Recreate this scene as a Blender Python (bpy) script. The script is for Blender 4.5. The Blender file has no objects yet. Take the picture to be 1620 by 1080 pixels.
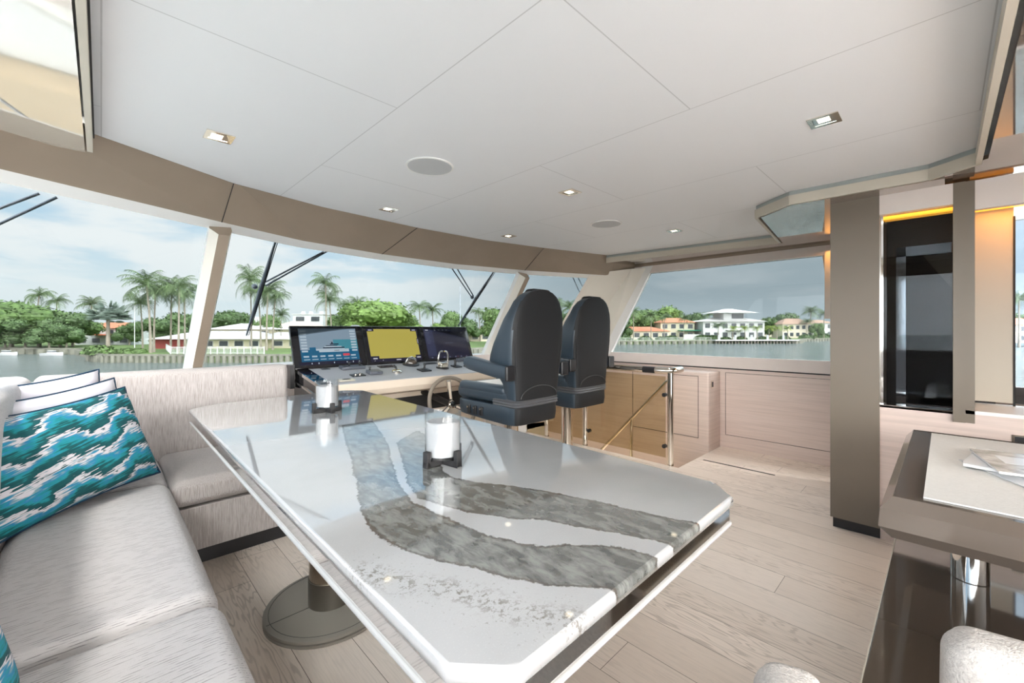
import bpy, bmesh, math, random
import numpy as np
from mathutils import Vector, Matrix
random.seed(7)
R = math.radians
SC = bpy.context.scene
COL = SC.collection

# ---------------------------------------------------------------- camera
F = 667.0; HY = 522.0; AL = R(45.75); EYE = 1.2
ca, sa = math.cos(AL), math.sin(AL)
cd = bpy.data.cameras.new('camera'); cam = bpy.data.objects.new('camera', cd); COL.objects.link(cam)
cd.sensor_fit = 'HORIZONTAL'; cd.sensor_width = 36; cd.lens = 36*F/1620; cd.shift_y = -(540-HY)/1620
cd.clip_start = 0.02; cd.clip_end = 3000
cam.location = (0, 0, EYE); cam.rotation_euler = (R(90), 0, math.atan2(sa, ca)-R(90))
SC.camera = cam
SC.view_settings.view_transform = 'Standard'; SC.view_settings.look = 'None'
SC.view_settings.gamma = 1; SC.view_settings.use_curve_mapping = False
SC.view_settings.exposure = 1.0

def P(px, D, z=0.0):                    # a place D metres deep, on the bearing of column px
    a = (px-810)/F
    return Vector((D*(ca+a*sa), D*(sa-a*ca), z))
OUTROT = math.atan2(-ca, sa)            # houses and shore roughly face the boat

# ---------------------------------------------------------------- node helpers
def nt_new(nt, t, **kw):
    n = nt.nodes.new(t)
    for k, v in kw.items():
        if k.startswith('i_'): n.inputs[k[2:].replace('_', ' ')].default_value = v
        else: setattr(n, k, v)
    return n
def mth(nt, op, a, b=None, c=None, clamp=False):
    n = nt.nodes.new('ShaderNodeMath'); n.operation = op; n.use_clamp = clamp
    for i, v in enumerate((a, b, c)):
        if v is None: continue
        if isinstance(v, (int, float)): n.inputs[i].default_value = v
        else: nt.links.new(v, n.inputs[i])
    return n.outputs[0]
def mixc(nt, f, a, b, mode='MIX'):
    n = nt.nodes.new('ShaderNodeMix'); n.data_type = 'RGBA'; n.blend_type = mode
    for i, v in ((0, f), (6, a), (7, b)):
        if isinstance(v, (int, float)): n.inputs[i].default_value = v
        elif isinstance(v, tuple): n.inputs[i].default_value = (*v[:3], 1)
        else: nt.links.new(v, n.inputs[i])
    return n.outputs[2]
def ramp(nt, f, a, b, lo=0.0, hi=1.0, smooth=True):
    n = nt.nodes.new('ShaderNodeMapRange'); n.interpolation_type = 'SMOOTHSTEP' if smooth else 'LINEAR'
    nt.links.new(f, n.inputs[0])
    for i, v in enumerate((a, b, lo, hi)): n.inputs[i+1].default_value = v
    return n.outputs[0]
def vmap(nt, v, scale=(1, 1, 1), loc=(0, 0, 0), rot=(0, 0, 0)):
    n = nt.nodes.new('ShaderNodeMapping'); nt.links.new(v, n.inputs[0])
    n.inputs['Scale'].default_value = scale; n.inputs['Location'].default_value = loc; n.inputs['Rotation'].default_value = rot
    return n.outputs[0]
def noise(nt, v, scale=5, detail=3, rough=.5, dist=0.0):
    n = nt.nodes.new('ShaderNodeTexNoise'); nt.links.new(v, n.inputs['Vector'])
    n.inputs['Scale'].default_value = scale; n.inputs['Detail'].default_value = detail
    n.inputs['Roughness'].default_value = rough; n.inputs['Distortion'].default_value = dist
    return n.outputs['Fac']
def sepv(nt, v):
    n = nt.nodes.new('ShaderNodeSeparateXYZ'); nt.links.new(v, n.inputs[0]); return n.outputs
def comb(nt, x, y, z=0.0):
    n = nt.nodes.new('ShaderNodeCombineXYZ')
    for i, v in enumerate((x, y, z)):
        if isinstance(v, (int, float)): n.inputs[i].default_value = v
        else: nt.links.new(v, n.inputs[i])
    return n.outputs[0]

# ---------------------------------------------------------------- sky (overcast to the right, broken cloud to the left)
w = bpy.data.worlds.new('sky'); SC.world = w; w.use_nodes = True
nt = w.node_tree; nt.nodes.clear()
tc = nt.nodes.new('ShaderNodeTexCoord'); d = tc.outputs['Generated']; sx = sepv(nt, d)
el = mth(nt, 'MAXIMUM', sx[2], 0.0)
side = mth(nt, 'ADD', mth(nt, 'MULTIPLY', sx[0], 0.92), mth(nt, 'MULTIPLY', sx[1], -0.30))     # starboard bearing
storm = ramp(nt, side, 0.10, 0.62)
cl_uv = comb(nt, mth(nt, 'DIVIDE', sx[0], mth(nt, 'ADD', el, .16)), mth(nt, 'DIVIDE', sx[1], mth(nt, 'ADD', el, .16)), mth(nt, 'MULTIPLY', el, 3.0))
cl = noise(nt, vmap(nt, cl_uv, (1.1, 1.1, 1.0), (3.3, 1.2, 0)), 1.0, 8, .56, .15)
cloud = ramp(nt, cl, .37, .53)
blue = mixc(nt, ramp(nt, el, .02, .42), (.68, .82, .90), (.36, .60, .86))
fair = mixc(nt, cloud, blue, (.93, .95, .97))
hazec = mixc(nt, ramp(nt, el, .0, .17), (.80, .88, .92), fair)
stormy = mixc(nt, ramp(nt, cl, .40, .68), (.35, .42, .465), (.45, .505, .545))
stormy = mixc(nt, ramp(nt, el, 0., .10), (.42, .50, .55), stormy)
skyc = mixc(nt, storm, hazec, stormy)
below = ramp(nt, sx[2], -.03, 0.0)
skyc = mixc(nt, below, (.25, .3, .32), skyc)
# sky boosted astern, out of view, to brighten the room
aft = mth(nt, 'ADD', mth(nt, 'MULTIPLY', sx[1], -0.8), mth(nt, 'MULTIPLY', sx[0], -0.3))
SKY = 2.45
skyc = mixc(nt, ramp(nt, aft, .0, .6), skyc, (1.0, .985, .965))
high = mth(nt, 'ADD', 1.0, mth(nt, 'MULTIPLY', ramp(nt, side, .0, .45, 0, 2.6), ramp(nt, el, .27, .5)))   # high starboard sky boosted above the view to light the floor
bgs = mth(nt, 'MULTIPLY', mth(nt, 'MULTIPLY', ramp(nt, aft, .0, .8, 1.0, 4.1), high), SKY)
bg = nt.nodes.new('ShaderNodeBackground'); nt.links.new(skyc, bg.inputs[0]); nt.links.new(bgs, bg.inputs[1])
wo = nt.nodes.new('ShaderNodeOutputWorld'); nt.links.new(bg.outputs[0], wo.inputs[0])

sl = bpy.data.lights.new('sun', 'SUN'); sl.energy = 3.2; sl.angle = R(12); sl.color = (1, .95, .88)
so = bpy.data.objects.new('sun', sl); COL.objects.link(so); so.rotation_euler = (R(38), 0, R(-35))

# ---------------------------------------------------------------- materials
MATS = {}
def mat(name, col, rough=.5, metal=0.0, var=0.0, vscale=6, vstretch=(1, 1, 1), bump=0.0, bscale=200, bstretch=(1, 1, 1),
        coat=0.0, spec=.5, sheen=0.0, em=None, ems=0.0, coords='Object'):
    m = bpy.data.materials.new(name); m.use_nodes = True; MATS[name] = m
    nt = m.node_tree; b = nt.nodes['Principled BSDF']
    b.inputs['Base Color'].default_value = (*col, 1); b.inputs['Roughness'].default_value = rough
    b.inputs['Metallic'].default_value = metal; b.inputs['Coat Weight'].default_value = coat
    b.inputs['Coat Roughness'].default_value = .04
    b.inputs['Specular IOR Level'].default_value = spec; b.inputs['Sheen Weight'].default_value = sheen
    if em: b.inputs['Emission Color'].default_value = (*em, 1); b.inputs['Emission Strength'].default_value = ems
    tc = nt.nodes.new('ShaderNodeTexCoord').outputs[coords]
    if var:
        f = noise(nt, vmap(nt, tc, vstretch), vscale, 5, .6)
        c = mixc(nt, ramp(nt, f, .3, .7), tuple(x*(1-var) for x in col), tuple(min(1, x*(1+var)) for x in col))
        nt.links.new(c, b.inputs['Base Color'])
    if bump:
        f = noise(nt, vmap(nt, tc, bstretch), bscale, 2, .6)
        bn = nt.nodes.new('ShaderNodeBump'); bn.inputs['Strength'].default_value = bump; bn.inputs['Distance'].default_value = .003
        nt.links.new(f, bn.inputs['Height']); nt.links.new(bn.outputs[0], b.inputs['Normal'])
    return m
def glass(name, tint, refl=1.0, rough=0.0, ior=1.5):
    m = bpy.data.materials.new(name); m.use_nodes = True; MATS[name] = m
    nt = m.node_tree; nt.nodes.clear()
    o = nt.nodes.new('ShaderNodeOutputMaterial'); t = nt.nodes.new('ShaderNodeBsdfTransparent'); g = nt.nodes.new('ShaderNodeBsdfGlossy')
    t.inputs[0].default_value = (*tint, 1); g.inputs['Roughness'].default_value = rough
    ge = nt.nodes.new('ShaderNodeNewGeometry'); dp = nt.nodes.new('ShaderNodeVectorMath'); dp.operation = 'DOT_PRODUCT'
    nt.links.new(ge.outputs['Incoming'], dp.inputs[0]); nt.links.new(ge.outputs['Normal'], dp.inputs[1])
    fz = mth(nt, 'ADD', mth(nt, 'MULTIPLY', mth(nt, 'POWER', mth(nt, 'SUBTRACT', 1.0, mth(nt, 'ABSOLUTE', dp.outputs['Value']), clamp=True), 5.0), .90), .035)
    mx = nt.nodes.new('ShaderNodeMixShader'); nt.links.new(mth(nt, 'MULTIPLY', fz, refl), mx.inputs[0])
    nt.links.new(t.outputs[0], mx.inputs[1]); nt.links.new(g.outputs[0], mx.inputs[2]); nt.links.new(mx.outputs[0], o.inputs[0])
    return m

mat('tan_leather', (.30, .238, .182), .55, var=.05, vscale=2, bump=.15, bscale=500)
mat('pier_leather', (.182, .150, .116), .38, var=.05, vscale=1.5, bump=.08, bscale=400)
mat('frame_cream', (.74, .70, .63), .45, bump=.05)
mat('frame_white', (.80, .79, .77), .4)
mat('sill_pink', (.74, .66, .62), .4, var=.04, vscale=3)
mat('trim_grey', (.36, .39, .38), .35, .3)
mat('trim_beige', (.55, .50, .42), .45)
mat('gap_dark', (.02, .02, .02), .7)
mat('mirror_bronze', (.86, .82, .75), .03, .55, coat=1.0)
mat('mirror_smoke', (.36, .29, .235), .03, .5, coat=1.0)
mat('toe_black', (.012, .012, .014), .35)
mat('chrome', (.82, .80, .77), .06, 1.0)
mat('nickel', (.80, .74, .66), .09, 1.0)
mat('gunmetal', (.42, .37, .31), .12, 1.0)
mat('gunmetal_dark', (.24, .22, .19), .3, .9)
mat('base_leather', (.24, .22, .19), .42, bump=.1, bscale=300)
mat('black_plastic', (.014, .014, .016), .35)
mat('black_matte', (.018, .017, .018), .6)
mat('grey_plastic', (.10, .11, .13), .4)
mat('desk_grey', (.38, .385, .405), .5, bump=.1, bscale=600)
mat('fascia_taupe', (.72, .62, .51), .5, bump=.08, bscale=500)
mat('wheel_taupe', (.22, .185, .15), .5)
mat('navy_leather', (.028, .043, .060), .36, bump=.12, bscale=260, spec=.6)
mat('charcoal_leather', (.016, .0165, .018), .55, spec=.28, bump=.12, bscale=260)
mat('seam_thread', (.01, .01, .012), .6)
mat('arch_piping', (.045, .045, .048), .45)
mat('pleat_leather', (.075, .078, .085), .35)
mat('wax', (.36, .355, .365), .55)
mat('wick', (.1, .08, .06), .8)
mat('paper', (.82, .82, .82), .25)
mat('boucle', (.52, .49, .465), .95, var=.12, vscale=150, bump=1.0, bscale=190)
mat('piping_navy', (.005, .035, .075), .6)
mat('pillow_white', (.72, .69, .74), .9, bump=.5, bscale=90, bstretch=(.1, 1, 1))
mat('speaker_cloth', (.52, .53, .54), .8)
mat('lamp_lens', (1, .95, .85), .3, em=(1, .86, .62), ems=1.8)
mat('led_orange', (1, .45, .05), .4, em=(1, .40, .03), ems=.85)
mat('lacquer_brown', (.075, .058, .045), .07, coat=.5)
mat('table_lacquer', (.115, .093, .077), .14, coat=.35)
mat('cream_leather', (.60, .60, .585), .6, var=.03, vscale=80, bump=.35, bscale=150)
mat('stone_side', (.42, .42, .42), .25)
mat('plate_beige', (.62, .58, .48), .35, .4)
mat('screen_black', (.006, .006, .008), .08, coat=.5)
mat('carpet_tan', (.36, .27, .17), .9)
glass('window_glass', (.43, .442, .44), .35)
glass('window_clear', (.93, .94, .94), .8)
glass('glass_bronze', (.84, .79, .68), .9)
glass('glass_smoke', (.58, .61, .64), .45)
glass('glass_jar', (.965, .975, .975), 1.0)

def ceil_mat():
    m = mat('ceiling_panel', (.76, .765, .78), .55); nt = m.node_tree; b = nt.nodes['Principled BSDF']
    o = sepv(nt, nt.nodes.new('ShaderNodeTexCoord').outputs['Object'])
    br = nt.nodes.new('ShaderNodeTexBrick'); br.offset = .5; br.offset_frequency = 2; br.squash = 1
    nt.links.new(comb(nt, mth(nt, 'ADD', o[1], -1.463+1.558*4), mth(nt, 'ADD', o[0], .8118*7)), br.inputs[0])
    for k, v in (('Scale', 1), ('Mortar Size', .0022), ('Mortar Smooth', .2), ('Brick Width', 1.558), ('Row Height', .8118)): br.inputs[k].default_value = v
    br.inputs['Color1'].default_value = br.inputs['Color2'].default_value = (.79, .795, .81, 1); br.inputs['Mortar'].default_value = (.56, .56, .57, 1)
    nt.links.new(br.outputs[0], b.inputs['Base Color'])
ceil_mat()
def floor_mat():
    m = mat('oak_planks', (.6, .5, .4), .33); nt = m.node_tree; b = nt.nodes['Principled BSDF']
    ob = nt.nodes.new('ShaderNodeTexCoord').outputs['Object']; o = sepv(nt, ob)
    br = nt.nodes.new('ShaderNodeTexBrick'); br.offset = 0.0; br.offset_frequency = 1
    row_ = mth(nt, 'FLOOR', mth(nt, 'DIVIDE', mth(nt, 'ADD', o[0], .188*40+.052), .188))
    rnd_ = mth(nt, 'FRACT', mth(nt, 'MULTIPLY', mth(nt, 'SINE', mth(nt, 'MULTIPLY', row_, 12.9898)), 437.585))
    nt.links.new(comb(nt, mth(nt, 'ADD', mth(nt, 'ADD', o[1], 1.75*6-.73), mth(nt, 'MULTIPLY', rnd_, 1.75)), mth(nt, 'ADD', o[0], .188*40+.052)), br.inputs[0])
    for k, v in (('Scale', 1), ('Mortar Size', .0011), ('Mortar Smooth', .1), ('Brick Width', 1.75), ('Row Height', .188), ('Bias', 0)): br.inputs[k].default_value = v
    br.inputs['Color1'].default_value = (0, 0, 0, 1); br.inputs['Color2'].default_value = (1, 1, 1, 1); br.inputs['Mortar'].default_value = (.5, .5, .5, 1)
    tone = br.outputs[0]
    sh = sepv(nt, tone)
    # cathedral grain: rings stretched along the plank, shifted plank by plank
    pl = mth(nt, 'FLOOR', mth(nt, 'DIVIDE', mth(nt, 'ADD', o[0], .188*40+.052), .188))
    v = comb(nt, mth(nt, 'MULTIPLY', o[0], 9.0), mth(nt, 'ADD', mth(nt, 'MULTIPLY', o[1], 1.1), mth(nt, 'MULTIPLY', pl, 7.31)), mth(nt, 'MULTIPLY', pl, 3.7))
    n1 = noise(nt, v, 1.0, 3, .55)
    rings = mth(nt, 'SINE', mth(nt, 'MULTIPLY', n1, 120.0))
    mask = ramp(nt, noise(nt, comb(nt, mth(nt, 'MULTIPLY', o[0], 2.5), mth(nt, 'MULTIPLY', o[1], .8), mth(nt, 'MULTIPLY', pl, 5.1)), 1.0, 2), .45, .62)
    g = mth(nt, 'MULTIPLY', ramp(nt, rings, .2, 1.0), mth(nt, 'ADD', mth(nt, 'MULTIPLY', mask, .55), .12))
    fine = noise(nt, comb(nt, mth(nt, 'MULTIPLY', o[0], 160.), mth(nt, 'MULTIPLY', o[1], 5.), pl), 1.0, 3)
    base = mixc(nt, sh[0], (.74, .645, .565), (.84, .745, .665))
    c = mixc(nt, g, base, (.50, .43, .375))
    c = mixc(nt, ramp(nt, fine, .45, .75, 0, .35), c, (.56, .49, .43))
    c = mixc(nt, br.outputs['Fac'], c, (.14, .10, .08))
    nt.links.new(c, b.inputs['Base Color'])
    nt.links.new(ramp(nt, g, 0, .6, .30, .45), b.inputs['Roughness'])
    bn = nt.nodes.new('ShaderNodeBump'); bn.inputs['Strength'].default_value = .25; bn.inputs['Distance'].default_value = .001
    nt.links.new(mth(nt, 'SUBTRACT', 1.0, mth(nt, 'ADD', g, br.outputs['Fac'])), bn.inputs['Height']); nt.links.new(bn.outputs[0], b.inputs['Normal'])
floor_mat()
def wood_mat():
    m = mat('pink_oak', (.5, .4, .36), .42); nt = m.node_tree; b = nt.nodes['Principled BSDF']
    ob = nt.nodes.new('ShaderNodeTexCoord').outputs['Object']
    f = noise(nt, vmap(nt, ob, (2, 2, 90)), 1.0, 4, .6); g = noise(nt, vmap(nt, ob, (1, 1, 14)), 1.0, 2)
    c = mixc(nt, ramp(nt, f, .3, .75), (.72, .59, .53), (.60, .485, .435))
    c = mixc(nt, ramp(nt, g, .3, .8, 0, .35), c, (.74, .63, .58))
    nt.links.new(c, b.inputs['Base Color'])
wood_mat()
def fabric(name, base, dark, axis):
    m = mat(name, base, .95, sheen=.15); nt = m.node_tree; b = nt.nodes['Principled BSDF']
    ob = nt.nodes.new('ShaderNodeTexCoord').outputs['Object']
    st = {'x': (22, 200, 200), 'y': (420, 40, 420), 'z': (420, 420, 16)}[axis]
    f = noise(nt, vmap(nt, ob, st), 1.0, 3, .6)
    wv = noise(nt, ob, 420, 1, .5)
    if axis == 'x':
        oy = sepv(nt, ob)
        row = mth(nt, 'SINE', mth(nt, 'ADD', mth(nt, 'MULTIPLY', mth(nt, 'ADD', oy[1], mth(nt, 'MULTIPLY', oy[2], .8)), 700.0), mth(nt, 'MULTIPLY', noise(nt, vmap(nt, ob, (9, 30, 30)), 1.0, 2), 5.0)))
        f = mth(nt, 'ADD', mth(nt, 'MULTIPLY', ramp(nt, row, .2, 1.0), mth(nt, 'MULTIPLY', ramp(nt, f, .38, .62), .45)), mth(nt, 'MULTIPLY', f, .45))
    c = mixc(nt, ramp(nt, f, .34, .68), base, dark)
    nt.links.new(c, b.inputs['Base Color'])
    bn = nt.nodes.new('ShaderNodeBump'); bn.inputs['Strength'].default_value = .55; bn.inputs['Distance'].default_value = .002
    nt.links.new(mth(nt, 'SUBTRACT', mth(nt, 'MULTIPLY', wv, .6), f), bn.inputs['Height']); nt.links.new(bn.outputs[0], b.inputs['Normal'])
fabric('sofa_weave', (.56, .535, .535), (.27, .255, .26), 'x')
fabric('sofa_stripe', (.50, .465, .45), (.33, .295, .275), 'z')
def ikat_mat():
    m = mat('ikat', (.5, .5, .5), .85); nt = m.node_tree; b = nt.nodes['Principled BSDF']
    uv = nt.nodes.new('ShaderNodeTexCoord').outputs['UV']; o = sepv(nt, uv)
    sl = mth(nt, 'SUBTRACT', o[1], mth(nt, 'MULTIPLY', o[0], .16))
    fib = noise(nt, comb(nt, mth(nt, 'MULTIPLY', o[0], 2.2), mth(nt, 'MULTIPLY', sl, 55.0)), 1.0, 2, .65)
    big = noise(nt, comb(nt, mth(nt, 'MULTIPLY', o[0], 5.0), mth(nt, 'MULTIPLY', o[1], 5.5)), 1.0, 3, .6)
    u2 = mth(nt, 'ADD', o[0], mth(nt, 'MULTIPLY', mth(nt, 'SUBTRACT', fib, .5), .42))
    saw = mth(nt, 'PINGPONG', u2, .20)
    t = mth(nt, 'ADD', mth(nt, 'MULTIPLY', sl, 6.8), mth(nt, 'MULTIPLY', saw, 3.4))
    t = mth(nt, 'ADD', t, mth(nt, 'MULTIPLY', mth(nt, 'SUBTRACT', big, .5), 1.5))
    fr = mth(nt, 'FRACT', t)
    cr = nt.nodes.new('ShaderNodeValToRGB'); nt.links.new(fr, cr.inputs[0]); e = cr.color_ramp; e.interpolation = 'LINEAR'
    stops = [(0, (.0, .055, .068)), (.30, (.003, .085, .09)), (.37, (.005, .20, .22)), (.50, (.012, .24, .30)), (.64, (.015, .19, .38)), (.75, (.20, .32, .34)), (.80, (.58, .56, .60)), (.95, (.58, .56, .58)), (.97, (.0, .06, .07))]
    while len(e.elements) < len(stops): e.elements.new(.5)
    for s, (p, c) in zip(e.elements, stops): s.position = p; s.color = (*c, 1)
    nt.links.new(cr.outputs[0], b.inputs['Base Color'])
    bn = nt.nodes.new('ShaderNodeBump'); bn.inputs['Strength'].default_value = .4; bn.inputs['Distance'].default_value = .002
    nt.links.new(fib, bn.inputs['Height']); nt.links.new(bn.outputs[0], b.inputs['Normal'])
ikat_mat()
def stone_mat():
    m = mat('river_stone', (.7, .7, .7), .045, spec=.8, coat=1.0); nt = m.node_tree; b = nt.nodes['Principled BSDF']; b.inputs['Coat IOR'].default_value = 1.75
    ob = nt.nodes.new('ShaderNodeTexCoord').outputs['Object']
    def att(n):
        a = nt.nodes.new('ShaderNodeAttribute'); a.attribute_name = n; return a.outputs['Fac']
    wob = mth(nt, 'ADD', mth(nt, 'MULTIPLY', mth(nt, 'SUBTRACT', noise(nt, ob, 14, 4, .6), .5), .03), mth(nt, 'MULTIPLY', mth(nt, 'SUBTRACT', noise(nt, ob, 110, 3, .6), .5), .016))
    white = mixc(nt, ramp(nt, noise(nt, ob, 5, 5), .4, .75, 0, .5), (.42, .42, .425), (.36, .362, .366))
    white = mixc(nt, ramp(nt, noise(nt, ob, 300, 2), .55, .7, 0, .25), white, (.5, .5, .5))
    cl = noise(nt, vmap(nt, ob, (2.2, 1, 1)), 16, 6, .62, .4)
    grey = mixc(nt, ramp(nt, cl, .32, .66), (.085, .087, .083), (.235, .24, .228))
    grey = mixc(nt, ramp(nt, noise(nt, vmap(nt, ob, (2.0, .5, 1)), 28, 4, .6), .55, .72, 0, .6), grey, (.05, .047, .043))
    da = mth(nt, 'MINIMUM', att('veinA'), att('veinB')); da = mth(nt, 'ADD', da, wob)
    c = mixc(nt, ramp(nt, da, -.002, .002, 1, 0), white, grey)
    rim = mth(nt, 'SUBTRACT', 1.0, ramp(nt, mth(nt, 'ABSOLUTE', mth(nt, 'ADD', da, .003)), .0, .0065, 0, 1))
    c = mixc(nt, mth(nt, 'MULTIPLY', rim, .75), c, (.07, .055, .045))
    dc = att('veinC')
    sp = mth(nt, 'MULTIPLY', ramp(nt, noise(nt, ob, 90, 4, .7), .49, .60), ramp(nt, dc, -.02, .035, 1, 0))
    sp2 = mth(nt, 'MULTIPLY', ramp(nt, noise(nt, ob, 120, 3, .7), .60, .68), ramp(nt, dc, .0, .09, 1, 0))
    c = mixc(nt, mth(nt, 'MAXIMUM', mth(nt, 'MULTIPLY', sp, .9), mth(nt, 'MULTIPLY', sp2, .6)), c, (.12, .10, .08))
    nt.links.new(c, b.inputs['Base Color'])
stone_mat()
def water_mat():
    m = mat('sea_water', (.13, .165, .165), .12, spec=.7); nt = m.node_tree; b = nt.nodes['Principled BSDF']
    ob = nt.nodes.new('ShaderNodeTexCoord').outputs['Object']
    f = mth(nt, 'ADD', noise(nt, vmap(nt, ob, (1, 1, 1), rot=(0, 0, OUTROT)), .9, 5, .65), mth(nt, 'MULTIPLY', noise(nt, ob, .18, 3), 1.4))
    bn = nt.nodes.new('ShaderNodeBump'); bn.inputs['Strength'].default_value = 1.0; bn.inputs['Distance'].default_value = 1.1
    nt.links.new(f, bn.inputs['Height']); nt.links.new(bn.outputs[0], b.inputs['Normal'])
water_mat()
mat('grass', (.11, .175, .05), .9, var=.25, vscale=.4)
mat('leaf_dark', (.065, .115, .04), .6, var=.4, vscale=.8)
mat('leaf_mid', (.09, .155, .045), .6, var=.4, vscale=.8)
mat('leaf_light', (.135, .22, .055), .6, var=.35, vscale=.8)
mat('palm_leaf', (.10, .155, .065), .5, var=.35, vscale=1)
mat('palm_lime', (.20, .27, .05), .5, var=.3, vscale=1)
mat('fan_leaf', (.18, .24, .20), .5, var=.2, vscale=1)
mat('bark', (.27, .24, .20), .9, var=.2, vscale=2)
mat('seawall_stone', (.20, .20, .165), .85, var=.25, vscale=1)
mat('roof_orange', (.50, .20, .115), .8, var=.15, vscale=1.5)
mat('roof_white', (.60, .60, .60), .6)
mat('roof_brown', (.33, .22, .165), .8, var=.1, vscale=1)
mat('house_cream', (.55, .51, .38), .8)
mat('house_white', (.55, .56, .57), .7)
mat('house_grey', (.55, .58, .60), .8)
mat('house_beige', (.64, .57, .46), .8)
mat('house_red', (.26, .05, .045), .8)
mat('house_window', (.05, .06, .07), .15)
mat('awning_green', (.02, .25, .15), .7)
mat('awning_orange', (.55, .14, .06), .7)
mat('boat_metal', (.42, .47, .55), .35, .3)
mat('hull_white', (.62, .63, .65), .3)

# ---------------------------------------------------------------- mesh helpers
class MB:
    def __init__(s): s.v = []; s.f = []; s.mi = []; s.cur = 0; s.uv = None
    def add(s, vs, fs):
        o = len(s.v); s.v += [tuple(v) for v in vs]
        s.f += [tuple(i+o for i in f) for f in fs]; s.mi += [s.cur]*len(fs)
    def box(s, x0, x1, y0, y1, z0, z1, M=None):
        vs = [Vector((x, y, z)) for z in (z0, z1) for y in (y0, y1) for x in (x0, x1)]
        if M is not None: vs = [M @ v for v in vs]
        s.add(vs, [(0, 2, 3, 1), (4, 5, 7, 6), (0, 1, 5, 4), (2, 6, 7, 3), (0, 4, 6, 2), (1, 3, 7, 5)])
        return s
    def rbox(s, x0, x1, y0, y1, z0, z1, r=.01, seg=3, puff=0.0, inner=1, M=None):
        c = Vector(((x0+x1)/2, (y0+y1)/2, (z0+z1)/2)); h = Vector(((x1-x0)/2, (y1-y0)/2, (z1-z0)/2)); r = min(r, *h)
        def ax(hh):
            e = [hh-r+r*math.tan(R(45)*i/seg) for i in range(seg+1)]
            mid = [(-hh+r)+(2*(hh-r))*i/(inner+1) for i in range(1, inner+1)] if hh-r > 1e-6 else [0.0]
            return [-q for q in reversed(e)] + mid + e
        A = [ax(h.x), ax(h.y), ax(h.z)]
        def fix(p):
            q = Vector([max(-h[i]+r, min(h[i]-r, p[i])) for i in range(3)]); dd = p-q
            o = q + (dd.normalized()*r if dd.length > 1e-9 else dd)
            if puff:
                wx = 1-(p.x/h.x)**2; wy = 1-(p.y/h.y)**2; wz = 1-(p.z/h.z)**2
                if p.z > h.z-1e-6: o.z += puff*max(0, wx)**.5*max(0, wy)**.5
                if abs(p.x) > h.x-1e-6: o.x += math.copysign(puff*.35*max(0, wy*wz), p.x)
                if abs(p.y) > h.y-1e-6: o.y += math.copysign(puff*.35*max(0, wx*wz), p.y)
            o = o+c
            return M @ o if M is not None else o
        for k in range(3):
            i, j = (k+1) % 3, (k+2) % 3
            for sgn in (-1, 1):
                vs = []
                for a in A[i]:
                    for b in A[j]:
                        p = Vector((0, 0, 0)); p[k] = sgn*h[k]; p[i] = a; p[j] = b; vs.append(fix(p))
                n, m = len(A[i]), len(A[j]); fs = []
                for u in range(n-1):
                    for t in range(m-1):
                        q = (u*m+t, (u+1)*m+t, (u+1)*m+t+1, u*m+t+1); fs.append(q if sgn > 0 else q[::-1])
                s.add(vs, fs)
        return s
    def prism(s, poly, z0, z1, M=None):
        n = len(poly); vs = [Vector((*p, z0)) for p in poly]+[Vector((*p, z1)) for p in poly]
        if M is not None: vs = [M @ v for v in vs]
        s.add(vs, [tuple(reversed(range(n))), tuple(range(n, 2*n))]+[(i, (i+1) % n, n+(i+1) % n, n+i) for i in range(n)]); return s
    def lathe(s, prof, c=(0, 0, 0), n=24, M=None):
        vs = []
        for r, z in prof:
            for i in range(n):
                a = 2*math.pi*i/n; v = Vector((c[0]+r*math.cos(a), c[1]+r*math.sin(a), c[2]+z)); vs.append(M @ v if M is not None else v)
        fs = [(k*n+i, k*n+(i+1) % n, (k+1)*n+(i+1) % n, (k+1)*n+i) for k in range(len(prof)-1) for i in range(n)]
        if prof[0][0] > 1e-6: fs.append(tuple(reversed(range(n))))
        if prof[-1][0] > 1e-6: fs.append(tuple((len(prof)-1)*n+i for i in range(n)))
        s.add(vs, fs); return s
    def cyl(s, c, r, z0, z1, n=20, M=None): return s.lathe([(r, z0), (r, z1)], (c[0], c[1], 0), n, M)
    def tube(s, pts, r, n=8, close=False, cap=True):
        pts = [Vector(p) for p in pts]; m = len(pts); rs = r if isinstance(r, (list, tuple)) else [r]*m
        vs = []; prev = None
        for i, p in enumerate(pts):
            if close: t = pts[(i+1) % m]-pts[i-1]
            else: t = pts[min(i+1, m-1)]-pts[max(i-1, 0)]
            t.normalize()
            if prev is None:
                up = Vector((0, 0, 1)) if abs(t.z) < .9 else Vector((1, 0, 0)); a = t.cross(up).normalized()
            else: a = (prev-t*prev.dot(t)).normalized()
            prev = a; b = t.cross(a)
            for k in range(n):
                an = 2*math.pi*k/n; vs.append(p+rs[i]*(math.cos(an)*a+math.sin(an)*b))
        fs = []
        for i in range(m if close else m-1):
            for k in range(n):
                j = (i+1) % m; fs.append((i*n+k, i*n+(k+1) % n, j*n+(k+1) % n, j*n+k))
        if not close and cap: fs += [tuple(reversed(range(n))), tuple((m-1)*n+k for k in range(n))]
        s.add(vs, fs); return s
    def loft(s, secs, close=True):
        n = len(secs[0]); vs = [v for q in secs for v in q]
        fs = [(k*n+i, k*n+(i+1) % n, (k+1)*n+(i+1) % n, (k+1)*n+i) for k in range(len(secs)-1) for i in range(n)]
        if close: fs += [tuple(reversed(range(n))), tuple((len(secs)-1)*n+i for i in range(n))]
        s.add(vs, fs); return s
    def sphere(s, c, r, n=14, sc=(1, 1, 1), M=None):
        prof = [(max(1e-7, math.sin(math.pi*i/n)), -math.cos(math.pi*i/n)) for i in range(n+1)]
        MM = Matrix.Translation(c) @ Matrix.Diagonal((r*sc[0], r*sc[1], r*sc[2], 1))
        return s.lathe(prof, (0, 0, 0), n*2, MM if M is None else M @ MM)
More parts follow.
